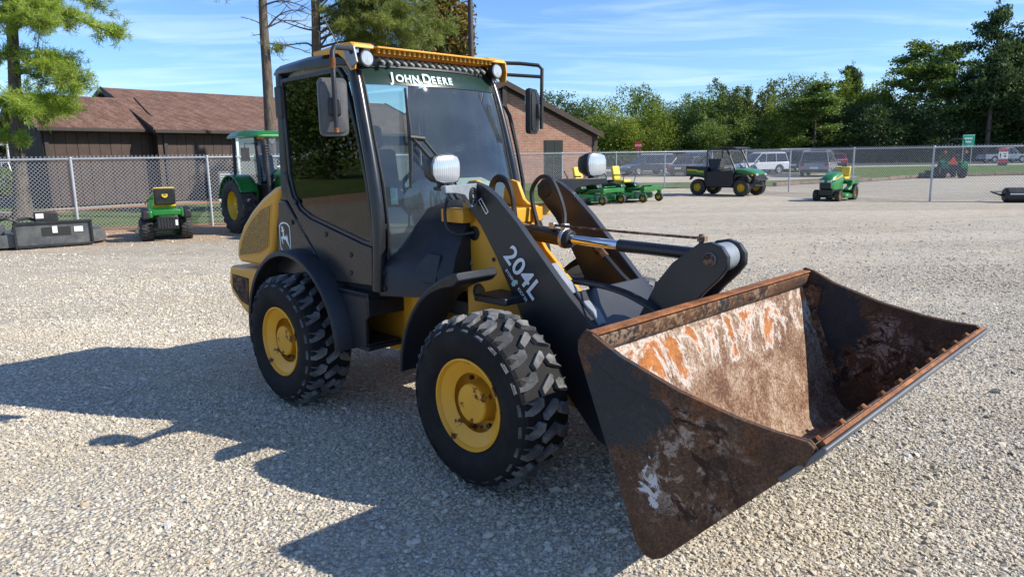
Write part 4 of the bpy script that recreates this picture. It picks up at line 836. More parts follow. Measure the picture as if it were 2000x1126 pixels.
# emblem on the quarter panel
mb = MB(); mb.T = frame((-2.205, -.6225, 1.172), (1, 0, 0), (0, 0, 1))
shape = [(-.080,.055),(-.078,.085),(-.045,.108),(0,.114),(.045,.108),(.078,.085),(.080,.055),(.080,-.055),(.074,-.085),(.045,-.108),(0,-.114),(-.045,-.108),(-.074,-.085),(-.080,-.055)]
mb.prism(shape, 0, .0015, 'z'); mb.cm = 1; mb.prism([(a*.87, b*.905) for a, b in shape], .0016, .0024, 'z'); mb.cm = 0
deer = [(-.058,.006),(-.030,.010),(-.026,.050),(-.046,.048),(-.050,.054),(-.030,.064),(-.046,.076),(-.050,.092),(-.042,.078),(-.034,.098),(-.028,.076),(-.018,.096),(-.014,.066),(.004,.062),(-.010,.054),(-.010,.016),(.020,.018),(.034,.010),(.030,.040),(.042,.012),(.046,-.024),(.068,-.060),(.072,-.078),(.046,-.052),(.024,-.030),(.014,-.014),(-.014,-.012),(-.030,-.002),(-.036,-.020),(-.026,-.050),(-.036,-.046),(-.050,-.018)]
mb.prism([(a*.98, b*.95-.004) for a, b in deer], .0025, .0034, 'z'); mb.build('emblem', ['decal_white', 'decal_black'], LD)
# --- bucket
BW = 1.04
SH = [(.925,1.005)]+[(.925+(1.165-.925)*k/8, 1.005+(.36-1.005)*k/8) for k in range(1, 9)]+[(1.19,.30),(1.225,.258),(1.27,.245),(1.32,.27)]+[(1.32+(1.852-1.32)*k/7, .27+(.828-.27)*k/7) for k in range(1, 8)]
def bucket():
    n = len(SH); nrm = []
    for i in range(n):
        a = Vector(SH[max(i-1, 0)]); b = Vector(SH[min(i+1, n-1)]); d = (b-a).normalized(); nrm.append((d.y, -d.x) if False else (-d.y*-1*0+d.y, -d.x))
    out = [(x-ny_[0]*-.0-.012*(-ny_[0])*-1*0+ny_[0]*.012, z+ny_[1]*.012) for (x, z), ny_ in zip(SH, nrm)]
    ys = [-BW+.012+i*(2*BW-.024)/12 for i in range(13)]
    bm = bmesh.new(); uvl = bm.loops.layers.uv.new('UVMap'); tot = 0; ls = [0]
    for i in range(1, n): tot += math.dist(SH[i], SH[i-1]); ls.append(tot)
    A = [[bm.verts.new((x, y, z)) for x, z in SH] for y in ys]; B = [[bm.verts.new((x, y, z)) for x, z in out] for y in ys]
    lb = ls[9]
    def face(vs, uv):
        f = bm.faces.new(vs); f.smooth = True
        for lp, u in zip(f.loops, uv): lp[uvl].uv = u
    vv = lambda i: max(0.0, 1-ls[i]/lb)
    for j in range(12):
        for i in range(n-1):
            uv = [(ys[j], vv(i)), (ys[j], vv(i+1)), (ys[j+1], vv(i+1)), (ys[j+1], vv(i))]
            face([A[j][i], A[j][i+1], A[j+1][i+1], A[j+1][i]], uv); face([B[j+1][i], B[j+1][i+1], B[j][i+1], B[j][i]], [(0, 0)]*4)
        for i in (0, n-1): face([A[j][i], A[j+1][i], B[j+1][i], B[j][i]] if i == 0 else [A[j+1][i], A[j][i], B[j][i], B[j+1][i]], [(0, 0)]*4)
    bmesh.ops.recalc_face_normals(bm, faces=bm.faces)
    me = bpy.data.meshes.new('bucket'); bm.to_mesh(me); bm.free(); me.materials.append(M['bucket_worn']); me.set_sharp_from_angle(angle=R(40))
    bk = bpy.data.objects.new('bucket', me); C.objects.link(bk); bk.parent = LD; bk['label'] = 'wide rust-streaked loader bucket with pale worn inside'
    SP = [(.945,1.062),(.905,1.01),(.905,.965),(1.20,.245),(1.235,.210),(1.28,.205),(1.325,.232),(1.862,.790),(1.872,.826),(1.845,.848),(1.74,.848),(1.60,.862),(1.38,.905),(1.12,.985),(.99,1.05)]
    for s in (-1, 1):
        mb = MB(); mb.prism(SP, s*(BW-.014), s*BW); sp_ = mb.build('side_plate', 'bucket_side', bk, .004, 2)
        TE = [(.985,1.052),(1.12,.987),(1.38,.907),(1.60,.864),(1.74,.850),(1.845,.846),(1.868,.830),(1.84,.760),(1.74,.762),(1.58,.775),(1.36,.818),(1.10,.895),(1.0,.95)]
        mb = MB(); mb.prism(TE, s*BW, s*(BW+.016)); mb.build('edge_reinforcement', 'bucket_side', sp_, .004)
        mb = MB(); mb.prism([(.93,.98),(1.16,.38),(1.20,.40),(1.04,.80),(1.06,.96)], s*(BW-.03), s*(BW-.016)); mb.build('corner_gusset', 'rust_brown', sp_, .003)
    mb = MB(); mb.prism([(.925,1.0),(.925,1.046),(.982,1.046),(.988,1.040),(.974,1.030),(.958,.990),(.945,.985)], -BW+.016, BW-.016); mb.build('top_lip', 'rust_orange', bk, .004)
    mb = MB(); mb.prism([(.957,.992),(.973,1.028),(.981,1.026),(.974,.975),(.957,.955)], -BW+.018, BW-.018); mb.build('lip_web', 'rust_brown', bk, .002)
    d = Vector((.69, .724)).normalized(); t = Vector((1.858, .826)); nd = Vector((d.y, -d.x))
    q = lambda a, b: tuple(t+d*a+nd*b)
    mb = MB(); mb.prism([q(-.17,.014), q(.026,.014), q(.040,.022), q(.034,.032), q(.0,.037), q(-.17,.034)], -BW-.012, BW+.012); mb.build('cutting_edge', 'worn_edge', bk, .006, 2)
    mb = MB(); mb.prism([q(-.21,-.002), q(.032,-.002), q(.034,.0135), q(-.21,.0135)], -BW+.016, BW-.016); mb.build('edge_base', 'rust_orange', bk, .002)
    for k in range(10):
        y = -.93+k*1.86/9; p = t+d*(-.035)-nd*.002; a = (p.x, y, p.y); p2 = p-nd*.022; b = MB(); b.cyl(a, (p2.x, y, p2.y), .019, .015, 8); b.build('edge_bolt', 'rust_orange', bk, .002)
    # coupler behind the bucket
    mb = MB(); mb.prism([(.84,.90),(.885,.95),(1.10,.42),(1.04,.36),(.93,.45)], -.42, -.30); mb.prism([(.84,.90),(.885,.95),(1.10,.42),(1.04,.36),(.93,.45)], .30, .42); mb.box((.90, -.42, .40), (1.02, .42, .48)); mb.cyl((.90, -.42, .88), (.90, .42, .88), .035); mb.build('quick_coupler', 'charcoal', LD, .006)
    mb = MB(); mb.prism([(.70,.66),(.78,.70),(1.02,.66),(1.02,.60),(.78,.60)], -.05, .05); mb.build('tilt_link', 'charcoal', LD, .01)
bucket()
# ------------------------------------------------------------------ surroundings
def PX(px, py, d):
    # a point at distance d in front of the photographer, seen at photo position px, py
    v = fw+r2*((px-1000)/FPX)-u2*((py-563)/FPX); t = d/v.y; return Vector((0, 0, CAM_H))+v*t
def xat(px, d): return (px-997)/FPX*d
# --- chain link fences
def fence(name, label, pts, posts, H=1.83, gate=False):
    root = thing(name, label, 'fence', (pts[0][0], pts[0][1], 0), 0, 'chain link fence runs'); O = Vector(root.location)
    for (x, y) in posts:
        mb = MB(); c = Vector((x, y, 0))-O; mb.cyl(c+Vector((0, 0, -.05)), c+Vector((0, 0, H)), .032, n=10); mb.ell(c+Vector((0, 0, H+.01)), (.038, .038, .03), 10, 6); mb.build('post', 'galvanised', root)
    for i in range(len(pts)-1):
        a = Vector((*pts[i], 0))-O; b = Vector((*pts[i+1], 0))-O; d = b-a; L_ = d.length; d.normalize(); nrm = Vector((-d.y, d.x, 0))*.022
        mb = MB(); mb.cyl(a+Vector((0, 0, H-.02)), b+Vector((0, 0, H-.02)), .024, n=8); mb.build('top_rail', 'galvanised', root)
        top = H+.055; sp = .095; w = .0046; V = []; F = []
        n = int((L_+top)/sp)
        for sg in (1, -1):
            for k in range(n+1):
                s0 = k*sp-(top if sg > 0 else 0); u0, z0, u1, z1 = (s0, .02, s0+top-.02, top) if sg > 0 else (s0+top-.02, .02, s0, top)
                if sg < 0: u0, u1 = s0, s0-top+.02
                du = (u1-u0); 
                # clip to the run
                lo, hi = 0.0, 1.0
                for bound, sgn in ((0.0, 1), (L_, -1)):
                    f0 = (u0-bound)*sgn; f1 = (u1-bound)*sgn
                    if f0 < 0 and f1 < 0: lo = 2; break
                    if f0 < 0: lo = max(lo, f0/(f0-f1))
                    elif f1 < 0: hi = min(hi, f0/(f0-f1))
                if lo >= hi: continue
                p = a+d*(u0+du*lo)+Vector((0, 0, z0+(z1-z0)*lo))+nrm; q = a+d*(u0+du*hi)+Vector((0, 0, z0+(z1-z0)*hi))+nrm
                t = (q-p).normalized(); e1 = nrm.normalized(); e2 = t.cross(e1); o = len(V)
                for c in (p, q):
                    V += [c+e1*w+e2*0, c-e1*w*.5+e2*w*.9, c-e1*w*.5-e2*w*.9]
                F += [(o, o+1, o+4, o+3), (o+1, o+2, o+5, o+4), (o+2, o, o+3, o+5)]
        mb = MB(); mb.add(V, F); mb.build('wire_mesh', 'wire', root, smooth=0, kind='stuff')
FL = [(-26.5, 13.4), (-11.0, 18.4), (-8.02, 19.45), (-6.28, 20.4), (0.0, 35.5)]
fence('chain_link_fence', 'chain link fence beside the pine trunk and brown building', FL[:4], [(-22.6, 14.7), (-19.7, 15.6), (-16.8, 16.5), (-13.9, 17.45), (-11.0, 18.4), (-8.02, 19.45)])
fence('chain_link_fence', 'chain link fence in front of the brick gable', [FL[3], FL[4], (10.4, 37.8)], [FL[3], (-5.2, 23.2), (-4.1, 25.9), (-3.0, 28.6), (-1.8, 31.4), (0, 35.5), (2.55, 36.1), (5.3, 36.7), (7.87, 37.3), (10.4, 37.8)])
fence('chain_link_fence', 'chain link fence behind the small lawn tractor', [(10.4, 37.8), (14.37, 24.9), (20.6, 22.8)], [(11.25, 35.05), (12.2, 31.95), (13.3, 28.4), (14.37, 24.9), (17.4, 23.9), (20.6, 22.8)])
# --- brown boarded building
def wallpt(t, o, z): p = F0+FU*t-FN*o; return Vector((p.x, p.y, z))
def brown_building():
    root = thing('boarded_building', 'low brown timber building with shingle roof behind the fence', 'building', (F0.x, F0.y, 0)); O = Vector(root.location)
    Q = lambda t, o, z: wallpt(t, o, z)-O
    def hexa(name, mat, t0, t1, o0, o1, z0, z1, parent=root, bev=0.0):
        mb = MB(); mb.add([Q(t0,o0,z0),Q(t1,o0,z0),Q(t1,o1,z0),Q(t0,o1,z0),Q(t0,o0,z1),Q(t1,o0,z1),Q(t1,o1,z1),Q(t0,o1,z1)], [(0,3,2,1),(4,5,6,7),(0,1,5,4),(1,2,6,5),(2,3,7,6),(3,0,4,7)]); return mb.build(name, mat, parent, bev)
    for (t0, t1, off, dep, ze, zr) in ((0.0, 4.1, 0.0, 3.8, 3.16, 4.42), (4.1, 20.0, -.55, 8.6, 3.12, 5.0)):
        w = hexa('wall', 'brown_trim', t0+.05, t1-.05, off+.06, off+dep, 0, ze)
        n = round((t1-t0)/.41)
        for k in range(n):
            a = t0+(t1-t0)*k/n; hexa('board', 'brown_board', a+.008, a+(t1-t0)/n-.008, off+random.uniform(0, .012), off+.058, .05, ze-.06, w)
        if off == 0:
            for k in range(9): o_ = off+k*dep/9; hexa('board', 'brown_board', t0-.002, t0+.048, o_+.008+.06, o_+dep/9-.008+.06, .05, ze, w)
        # roof
        m = off+dep/2; ov = .45
        mb = MB(); thick = .10
        up_ = [Q(t0-.3,off-ov,ze-.10),Q(t1+.3,off-ov,ze-.10),Q(t1+.3,m,zr),Q(t0-.3,m,zr),Q(t1+.3,off+dep+ov,ze-.10),Q(t0-.3,off+dep+ov,ze-.10)]
        vs = up_+[p-Vector((0,0,thick)) for p in up_]
        mb.add(vs, [(0,1,2,3),(3,2,4,5),(6,9,8,7),(9,11,10,8),(0,6,7,1),(5,4,10,11),(0,3,9,6),(3,5,11,9),(1,7,8,2),(2,8,10,4)])
        rf_ = mb.build('roof', 'shingle', root, 0, smooth=0)
        for tt in (t0-.33, t1+.30):
            mb = MB(); 
            for (oa, za), (ob, zb) in (((off-ov-.02, ze-.10), (m, zr)), ((m, zr), (off+dep+ov, ze-.10))):
                mb.add([Q(tt,oa,za-.22),Q(tt+.04,oa,za-.22),Q(tt+.04,ob,zb-.22),Q(tt,ob,zb-.22),Q(tt,oa,za+.05),Q(tt+.04,oa,za+.05),Q(tt+.04,ob,zb+.05),Q(tt,ob,zb+.05)], [(0,3,2,1),(4,5,6,7),(0,1,5,4),(1,2,6,5),(2,3,7,6),(3,0,4,7)])
            mb.build('barge_board', 'brown_trim', rf_)
        hexa('gutter', 'brown_trim', t0-.3, t1+.3, off-ov-.10, off-ov-.003, ze-.26, ze-.12, rf_, .02)
        mb = MB(); mb.add([Q(t0, m, ze), Q(t0, off, ze), Q(t0, m, zr-.1), Q(t0, off+dep, ze)], [(1, 0, 2), (0, 3, 2)]); mb.build('gable', 'brown_board', root, smooth=0)
    for t in (.06, 4.0, 4.35): hexa('corner_post', 'brown_trim', t, t+.14, -.62 if t > 4.2 else -.07, -.50 if t > 4.2 else .02, 0, 3.05)
    hexa('downspout', 'white_trim', 7.55, 7.68, -.72, -.60, 0, 3.0, root, .02)
    for t in (8.9, 10.4, 12.8):
        w = hexa('window', 'white_trim', t, t+1.15, -.62, -.53, 1.35, 2.75, root, .01); hexa('pane', 'car_glass', t+.08, t+.54, -.635, -.622, 1.43, 2.67, w); hexa('pane', 'car_glass', t+.61, t+1.07, -.635, -.622, 1.43, 2.67, w)
brown_building()
p_ = wallpt(6.4, -1.5, 0)
ac = thing('air_conditioner', 'grey louvred air conditioning unit beside brown wall', 'air conditioner', p_, math.atan2(.77, .64))
mb = MB(); mb.box((-.5, -.45, .08), (.5, .45, 1.25)); mb.build('casing', 'deck_steel', ac, .03); mb = MB(); mb.box((-.6, -.55, 0), (.6, .55, .08)); mb.build('slab', 'concrete', ac)
for k in range(10):
    mb = MB(); mb.box((-.44, -.475, .2+k*.1), (.44, -.452, .25+k*.1)); mb.build('louvre', 'galvanised', ac)
# --- brick gable
def brick_building():
    D = 45.0; xl, xr, xc, ze, zr = -6.88, 6.12, -.38, 3.02, 6.02
    root = thing('brick_building', 'red brick building with dark gable trim and narrow window', 'building', (xc, D, 0), R(22.6)); q = lambda x: x-xc
    mb = MB(); mb.prism([(q(xl),0),(q(xr),0),(q(xr),ze),(q(xc),zr),(q(xl),ze)], 0, 14); w = mb.build('wall', 'brick_wall', root, smooth=0)
    for sx, (xa, xb) in ((1, (xc, xr+.25)), (-1, (xc, xl-.25))):
        sl_ = (zr-ze)/(xr-xc); za, zb = zr, zr-abs(xb-xc)*sl_
        mb = MB(); mb.prism([(q(xa),za+.02),(q(xb),zb+.02),(q(xb),zb+.16),(q(xa),za+.16)], -.35, 14.3); rf_ = mb.build('roof', 'shingle', root, smooth=0)
        mb = MB(); mb.prism([(q(xa),za-.16),(q(xb),zb-.16),(q(xb),zb+.18),(q(xa),za+.18)], -.42, -.352); mb.build('barge_board', 'brown_board', rf_)
        mb = MB(); mb.prism([(q(xa),za-.34),(q(xb)-sx*.25,zb-.34+sl_*.25),(q(xb)-sx*.25,zb-.05+sl_*.25),(q(xa),za-.05)], -.06, -.004); mb.build('frieze_board', 'brown_trim', rf_)
    mb = MB(); mb.box((q(xr)-.30, -.05, 0), (q(xr)-.0, -.003, ze-.1)); mb.build('corner_board', 'brown_board', root)
    mb = MB(); mb.box((q(xr)-.36, -.03, 0), (q(xr)-.31, -.003, ze)); mb.build('corner_strip', 'brown_trim', root)
    mb = MB(); mb.box((-.14, -.30, zr-1.35), (.14, -.005, zr-.05)); mb.build('ridge_post', 'brown_trim', root)
    mb = MB(); mb.box((q(2.35), -.03, .2), (q(3.65), .05, 2.66)); wd = mb.build('window', 'brown_trim', root)
    for a, b in ((2.44, 2.96), (3.04, 3.56)):
        mb = MB(); mb.box((q(a), -.045, .28), (q(b), -.032, 2.58)); mb.build('pane', 'car_glass', wd)
brick_building()
# --- pale building far left
tb = thing('stone_building', 'tan stone building with white eaves behind the pine trunk', 'building', (-37, 50, 0))
mb = MB(); mb.box((-6, 0, 0), (3.6, 8, 4.3)); mb.build('wall', 'tan_stone', tb); mb = MB(); mb.box((-6.4, -.5, 4.3), (4.0, 8.4, 4.9)); mb.build('eaves', 'white_trim', tb, .03)
for x in (-3.2, -.2, 2.0):
    mb = MB(); mb.box((x, -.06, 1.0), (x+1.0, .05, 3.0)); w_ = mb.build('window', 'white_trim', tb); mb = MB(); mb.box((x+.1, -.075, 1.1), (x+.9, -.062, 2.9)); mb.build('pane', 'car_glass', w_)
# --- lamp pole
lp = thing('lamp_pole', 'tall dark brown steel pole behind the loader cab', 'pole', (xat(927, 30), 30, 0))
mb = MB(); mb.tube([(0,0,0),(0,0,6.3),(0,0,12)], [.125,.105,.085], 14); mb.build('shaft', 'pole_brown', lp); mb = MB(); mb.cyl((0,0,5.35), (0,0,5.45), .125); mb.build('collar', 'pole_brown', lp); mb = MB(); mb.cyl((0,0,0), (0,0,.12), .28); mb.build('base_plate', 'concrete', lp)
mb = MB(); mb.tube([(0,0,11.9),(.5,0,12.1),(1.0,0,12.1)], .04); mb.box((.9,-.2,12.02), (1.6,.2,12.18)); mb.build('lamp_head', 'pole_brown', lp, .02)
# ------------------------------------------------------------------ trees
def quads(name, V, mat, parent, kind=None):
    n, k = V.shape[0], V.shape[1]; me = bpy.data.meshes.new(name); me.vertices.add(n*k); me.vertices.foreach_set('co', V.reshape(-1).astype(np.float32))
    me.loops.add(n*k); me.loops.foreach_set('vertex_index', np.arange(n*k, dtype=np.int32)); me.polygons.add(n); me.polygons.foreach_set('loop_start', np.arange(0, n*k, k, dtype=np.int32))
    me.update(calc_edges=True); me.materials.append(M[mat]); o = bpy.data.objects.new(name, me); C.objects.link(o); o.parent = parent
    if kind: o['kind'] = kind
    return o
def unit(a): return a/np.maximum(np.linalg.norm(a, axis=-1, keepdims=True), 1e-9)
def leaves(cent, per, spread, size, rs, flat_=0.75):
    n = len(cent)*per; c = np.repeat(cent, per, 0); sp_ = np.repeat(np.broadcast_to(spread, (len(cent),)), per)[:, None]
    d = rs.normal(size=(n, 3)); d[:, 2] *= flat_; c = c+d*sp_*.55
    a = unit(rs.normal(size=(n, 3))); b = unit(np.cross(a, rs.normal(size=(n, 3)))); s_ = (size*rs.uniform(.6, 1.4, n))[:, None]
    return np.stack([c+a*s_, c+b*s_*.6, c-a*s_, c-b*s_*.6], 1)
def needles(cent, dirs, per, length, width, rs):
    n = len(cent)*per; c = np.repeat(cent, per, 0)+rs.normal(size=(n, 3))*.035; d = unit(np.repeat(dirs, per, 0)*.75+rs.normal(size=(n, 3))*.75+np.array([0, 0, .12]))
    L_ = (length*rs.uniform(.6, 1.2, n))[:, None]; b = unit(np.cross(d, rs.normal(size=(n, 3))))*width
    return np.stack([c-b*.5, c+b*.5, c+d*L_*.6+b*.6, c+d*L_], 1)
def crown_pts(kind, rs, n):
    # clump centres of a crown of unit height (0..1) and half width about .36; returns centres and clump radii
    P = []; Rr = []
    if kind == 'broad':
        lobes = [(rs.uniform(-.22, .22), rs.uniform(-.22, .22), rs.uniform(.25, .82), rs.uniform(.13, .24)) for _ in range(11)]+[(0, 0, .86, .13), (0, 0, .5, .27), (.1, 0, .25, .25), (-.12, .1, .2, .22)]
        for x, y, z, r in lobes:
            k = int(n*r*r/.55); d = unit(rs.normal(size=(k, 3)))*(rs.uniform(.62, 1.05, k)[:, None])*r; P.append(np.array([x, y, z])+d); Rr.append(np.full(k, r*.30))
    elif kind == 'pine':
        for i in range(34):
            z = rs.uniform(.22, .97); L_ = (.36*(1-z)**.65+.05)*rs.uniform(.6, 1.15); a = rs.uniform(0, 6.28); k = max(3, int(n/34*(.5+L_*2.4)))
            t = rs.uniform(.30, 1.0, k)[:, None]; base = np.array([math.cos(a)*L_, math.sin(a)*L_, L_*.12]); P.append(np.array([0, 0, z])+base*t+rs.normal(size=(k, 3))*np.array([.028, .028, .016])); Rr.append(np.full(k, .035))
        k = n//12; P.append(np.array([0, 0, .95])+rs.normal(size=(k, 3))*np.array([.03, .03, .035])); Rr.append(np.full(k, .03))
    elif kind == 'feather':
        for i in range(26):
            a = rs.uniform(0, 6.28); r0 = rs.uniform(.05, .26); z0 = rs.uniform(.2, .7); k = n//26
            t = rs.uniform(0, 1, k)[:, None]; tip = np.array([math.cos(a)*r0*1.3, math.sin(a)*r0*1.3, z0+rs.uniform(.15, .34)]); b0 = np.array([math.cos(a)*r0, math.sin(a)*r0, z0-.12]); P.append(b0*(1-t)+tip*t+rs.normal(size=(k, 3))*.035*(1.15-t)); Rr.append(np.full(k, .035))
    return np.concatenate(P), np.concatenate(Rr)
TREE_MESH = {}
def tree(kind, mat, label, x, y, h, w, rot, seed, cat='tree', lowcrown=0.0):
    key = (kind, mat, seed % 2); root = thing('pine_tree' if kind == 'pine' else 'broadleaf_tree', label, cat, (x, y, 0), rot, 'trees along the far roadside')
    if key not in TREE_MESH:
        rs = np.random.RandomState(31+len(TREE_MESH)*7); c, r = crown_pts(kind, rs, 900 if kind != 'pine' else 950)
        V = leaves(c, 16, r*1.1, .0115 if kind != 'pine' else .0105, rs, .55 if kind == 'pine' else .8)
        o = quads('crown', V, mat, root)
        if kind == 'pine':
            mb = MB(); mb.tube([(0,0,0),(.004,0,.4),(-.004,0,.75),(0,0,.97)], [.019,.015,.009,.003], 9)
            for i in range(12):
                z = .2+.06*i; a = i*2.4; mb.tube([(0,0,z),(.12*math.cos(a),.12*math.sin(a),z+.015)], [.004,.0015], 5)
        else:
            mb = MB(); mb.tube([(0,0,0),(.008,0,.25),(0,.004,.55)], [.026,.018,.008], 9)
            for i in range(7):
                a = i*2.3; z = .16+.05*i; mb.tube([(0,0,z),(.10*math.cos(a),.10*math.sin(a),z+.14),(.16*math.cos(a),.16*math.sin(a),z+.26)], [.010,.006,.002], 6)
        t_ = mb.build('trunk', 'bark', root); TREE_MESH[key] = (o, t_)
    else:
        o, t_ = (copy_obj(q, root) for q in TREE_MESH[key])
    sx = w/.72 if kind != 'pine' else w/.62
    for q in (o, t_): q.scale = (sx, sx, h)
    t_.scale = (h*.9, h*.9, h); return root
SPEC = [  # photo column, top row, width in px, kind, leaf, distance
 (1062,190,70,'broad','leaf_dark',121),(1108,186,84,'broad','leaf_dark',118),(1150,192,70,'broad','leaf_mid',119),(1188,208,84,'broad','leaf_bright',106),(1245,168,74,'broad','leaf_mid',115),(1272,206,84,'broad','leaf_bright',107),(1308,203,60,'broad','leaf_dark',116),
 (1345,184,84,'broad','leaf_mid',110),(1388,170,84,'feather','leaf_mid',108),(1432,166,84,'feather','leaf_olive',109),(1472,162,76,'feather','leaf_olive',111),(1502,192,64,'broad','leaf_bright',106),(1538,153,84,'broad','leaf_olive',112),(1590,156,66,'broad','leaf_bright',110),(1580,172,120,'pine','leaf_mid',104),
 (1642,143,60,'pine','leaf_dark',114),(1664,150,80,'feather','leaf_bright',111),(1708,152,80,'broad','leaf_bright',112),(1766,103,122,'pine','leaf_mid',106),(1832,106,96,'pine','leaf_mid',109),(1868,138,80,'feather','leaf_dark',112),(1912,40,100,'pine','leaf_dark',103),(1958,62,110,'broad','leaf_dark',108),(1996,30,110,'pine','leaf_dark',104),(2050,28,130,'broad','leaf_dark',105),(2120,40,130,'pine','leaf_dark',106),
 (1690,200,90,'broad','leaf_dark',105),(1800,190,100,'broad','leaf_dark',104),(1880,180,110,'broad','leaf_dark',107),(1620,215,90,'broad','leaf_dark',106),(1440,225,90,'broad','leaf_mid',106),(1370,232,80,'broad','leaf_mid',105),(1230,235,70,'broad','leaf_bright',105)]
LAB = ['dark round-topped tree rising just past the brick gable eave', 'dark leafy tree between brick gable and the first yellow-green tree', 'mid green tree behind the first yellow-green tree', 'yellow-green tree beside the brick building, stop sign below it', 'tall mid green tree standing up between two yellow-green trees', 'yellow-green tree above the dark blue parked SUV', 'dark tree filling the low dip in the treetops', 'mid green tree at the foot of the rise after the dip', 'feathery green tree above the dark blue sedan', 'pale olive feathery tree behind the utility vehicle cargo box', 'pale olive feathery tree behind the utility vehicle roof', 'yellow-green tree squeezed between feathery and olive trees', 'broad olive tree above the white boxy SUV', 'yellow-green crown showing behind the wide green pine', 'wide green pine with drooping boughs above the grey minivan', 'dark pine top peeking over the yellow-green crowns', 'bright feathery crown next to the dark pine top', 'yellow-green crown leaning against the tall green pine', 'tall green pine with layered boughs above the small lawn tractor', 'second tall green pine, narrower, beside the layered one', 'dark feathery tree between green pines and the tallest pines', 'tall dark pine with a thin crooked top by the green road sign', 'broad dark tree between the two tallest pines', 'tallest dark pine above the silver pickup', 'broad dark tree past the tallest pine', 'dark pine past the tallest pine and broad dark tree', 'short dark tree under the bright feathery crown', 'short dark tree at the foot of the tall green pines', 'short dark tree near the green road sign', 'short dark tree beyond the red car', 'short mid green tree behind the utility vehicle', 'short mid green tree behind the dark blue sedan', 'short yellow-green bush-like tree behind the stop sign']
for i, (px, ty, wpx, k, m_, d) in enumerate(SPEC):
    hor = 303.9-(px-1000)*.0146; h = CAM_H+(hor-ty)*d/FPX*1.02; w = wpx*1.42*d/FPX
    tree(k, m_, LAB[i], xat(px, d), d, h, w, i*1.7, i)
# trees beyond the side fence, seen mirrored in the loader's door glass
for i, (x, y, h, w, k, m_, lb) in enumerate(((-31, 9.5, 12, 8, 'broad', 'leaf_mid', 'leafy tree by the side fence, mirrored in the door glass'), (-38, 14, 14, 9, 'broad', 'leaf_dark', 'dark tree by the side fence, mirrored in the door glass'), (-34, 4, 13, 8, 'pine', 'leaf_mid', 'pine by the side fence, mirrored in the door glass'), (-44, 8, 15, 10, 'broad', 'leaf_mid', 'large tree far along the side fence, mirrored in the door glass'), (-29, -1, 11, 8, 'broad', 'leaf_dark', 'low dark tree by the side fence, mirrored in the door glass'), (-47, 20, 15, 10, 'pine', 'leaf_dark', 'tall pine far along the side fence, mirrored in the door glass'))):
    o = tree(k, m_, lb, x*1.9, y*1.9, h, w*1.25, i*2.1, i); o['group'] = 'trees along the side fence'
# dense undergrowth below and behind the roadside trees
def undergrowth():
    rs = np.random.RandomState(9); n = 9000; x = rs.uniform(2, 124, n); y = rs.uniform(105, 130, n); top = 2.6+1.2*np.sin(x*.21)+1.0*np.sin(x*.53+1)+(y-105)*.26+np.clip((x-14)*.045, 0, 3)
    z = rs.uniform(0, 1, n)**.8*np.maximum(top, 1.5); V = leaves(np.stack([x, y, z], 1), 9, .9, .26, rs)
    o = quads('undergrowth', V, 'leaf_dark', None, 'stuff'); o['label'] = 'dense dark undergrowth below the roadside trees'; o['category'] = 'undergrowth'
undergrowth()
# --- near pines
def near_pine(label, base, trunk, radii, limbs, leafmat, seed, tufts=14, nl=.20, bare=()):
    rs = np.random.RandomState(seed); root = thing('pine_tree', label, 'tree', base, 0); O = Vector(base)
    mb = MB(); P = [Vector(p)-O for p in trunk]; mb.tube(spline(P, 5), list(np.interp(np.linspace(0, 1, (len(P)-1)*5+1), np.linspace(0, 1, len(radii)), radii)), 12); mb.build('trunk', 'bark', root)
    cen = []; dr_ = []; bm_ = MB()
    for li, (pts, r0, dens, reach) in enumerate(limbs):
        Q = spline([Vector(p)-O for p in pts], 5); rad = [max(.006, r0*(1-.85*i/(len(Q)-1))) for i in range(len(Q))]
        lm = MB(); lm.tube(Q, rad, 7)
        nsub = int(dens)
        for k in range(nsub):
            t = rs.uniform(.22, 1.0); i = min(int(t*(len(Q)-1)), len(Q)-2); p = Q[i]; T = (Q[i+1]-Q[i]).normalized()
            d = (T*rs.uniform(.3, 1.0)+Vector(rs.normal(size=3))*.75); d.z *= .45; d.normalize(); L_ = reach*rs.uniform(.35, 1.0)*(1.15-.55*t); e = p+d*L_+Vector((0, 0, .04)); mid = p.lerp(e, .5)+Vector((0, 0, -.03))
            lm.tube([p, mid, e], [.011, .008, .004], 4)
            if reach > 0 and li not in bare:
                m_ = max(4, int(L_*15))
                for q in range(m_):
                    tt = .25+.8*q/m_; c = p.lerp(e, min(tt, 1.03))+Vector(rs.normal(size=3))*.075; cen.append(c); dr_.append((d+Vector(rs.normal(size=3))*.5).normalized())
        lm.build('branch', 'bark', root)
    if cen:
        V = needles(np.array([tuple(c) for c in cen]), np.array([tuple(c) for c in dr_]), tufts, nl, .016, rs); quads('crown', V, leafmat, root)
    return root
D1 = 23.3
def L1(*pp, dz=0.0): return [PX(a, b, D1+dz*i) for i, (a, b) in enumerate(pp)]
b_ = PX(45, 425, D1); b_.z = 0
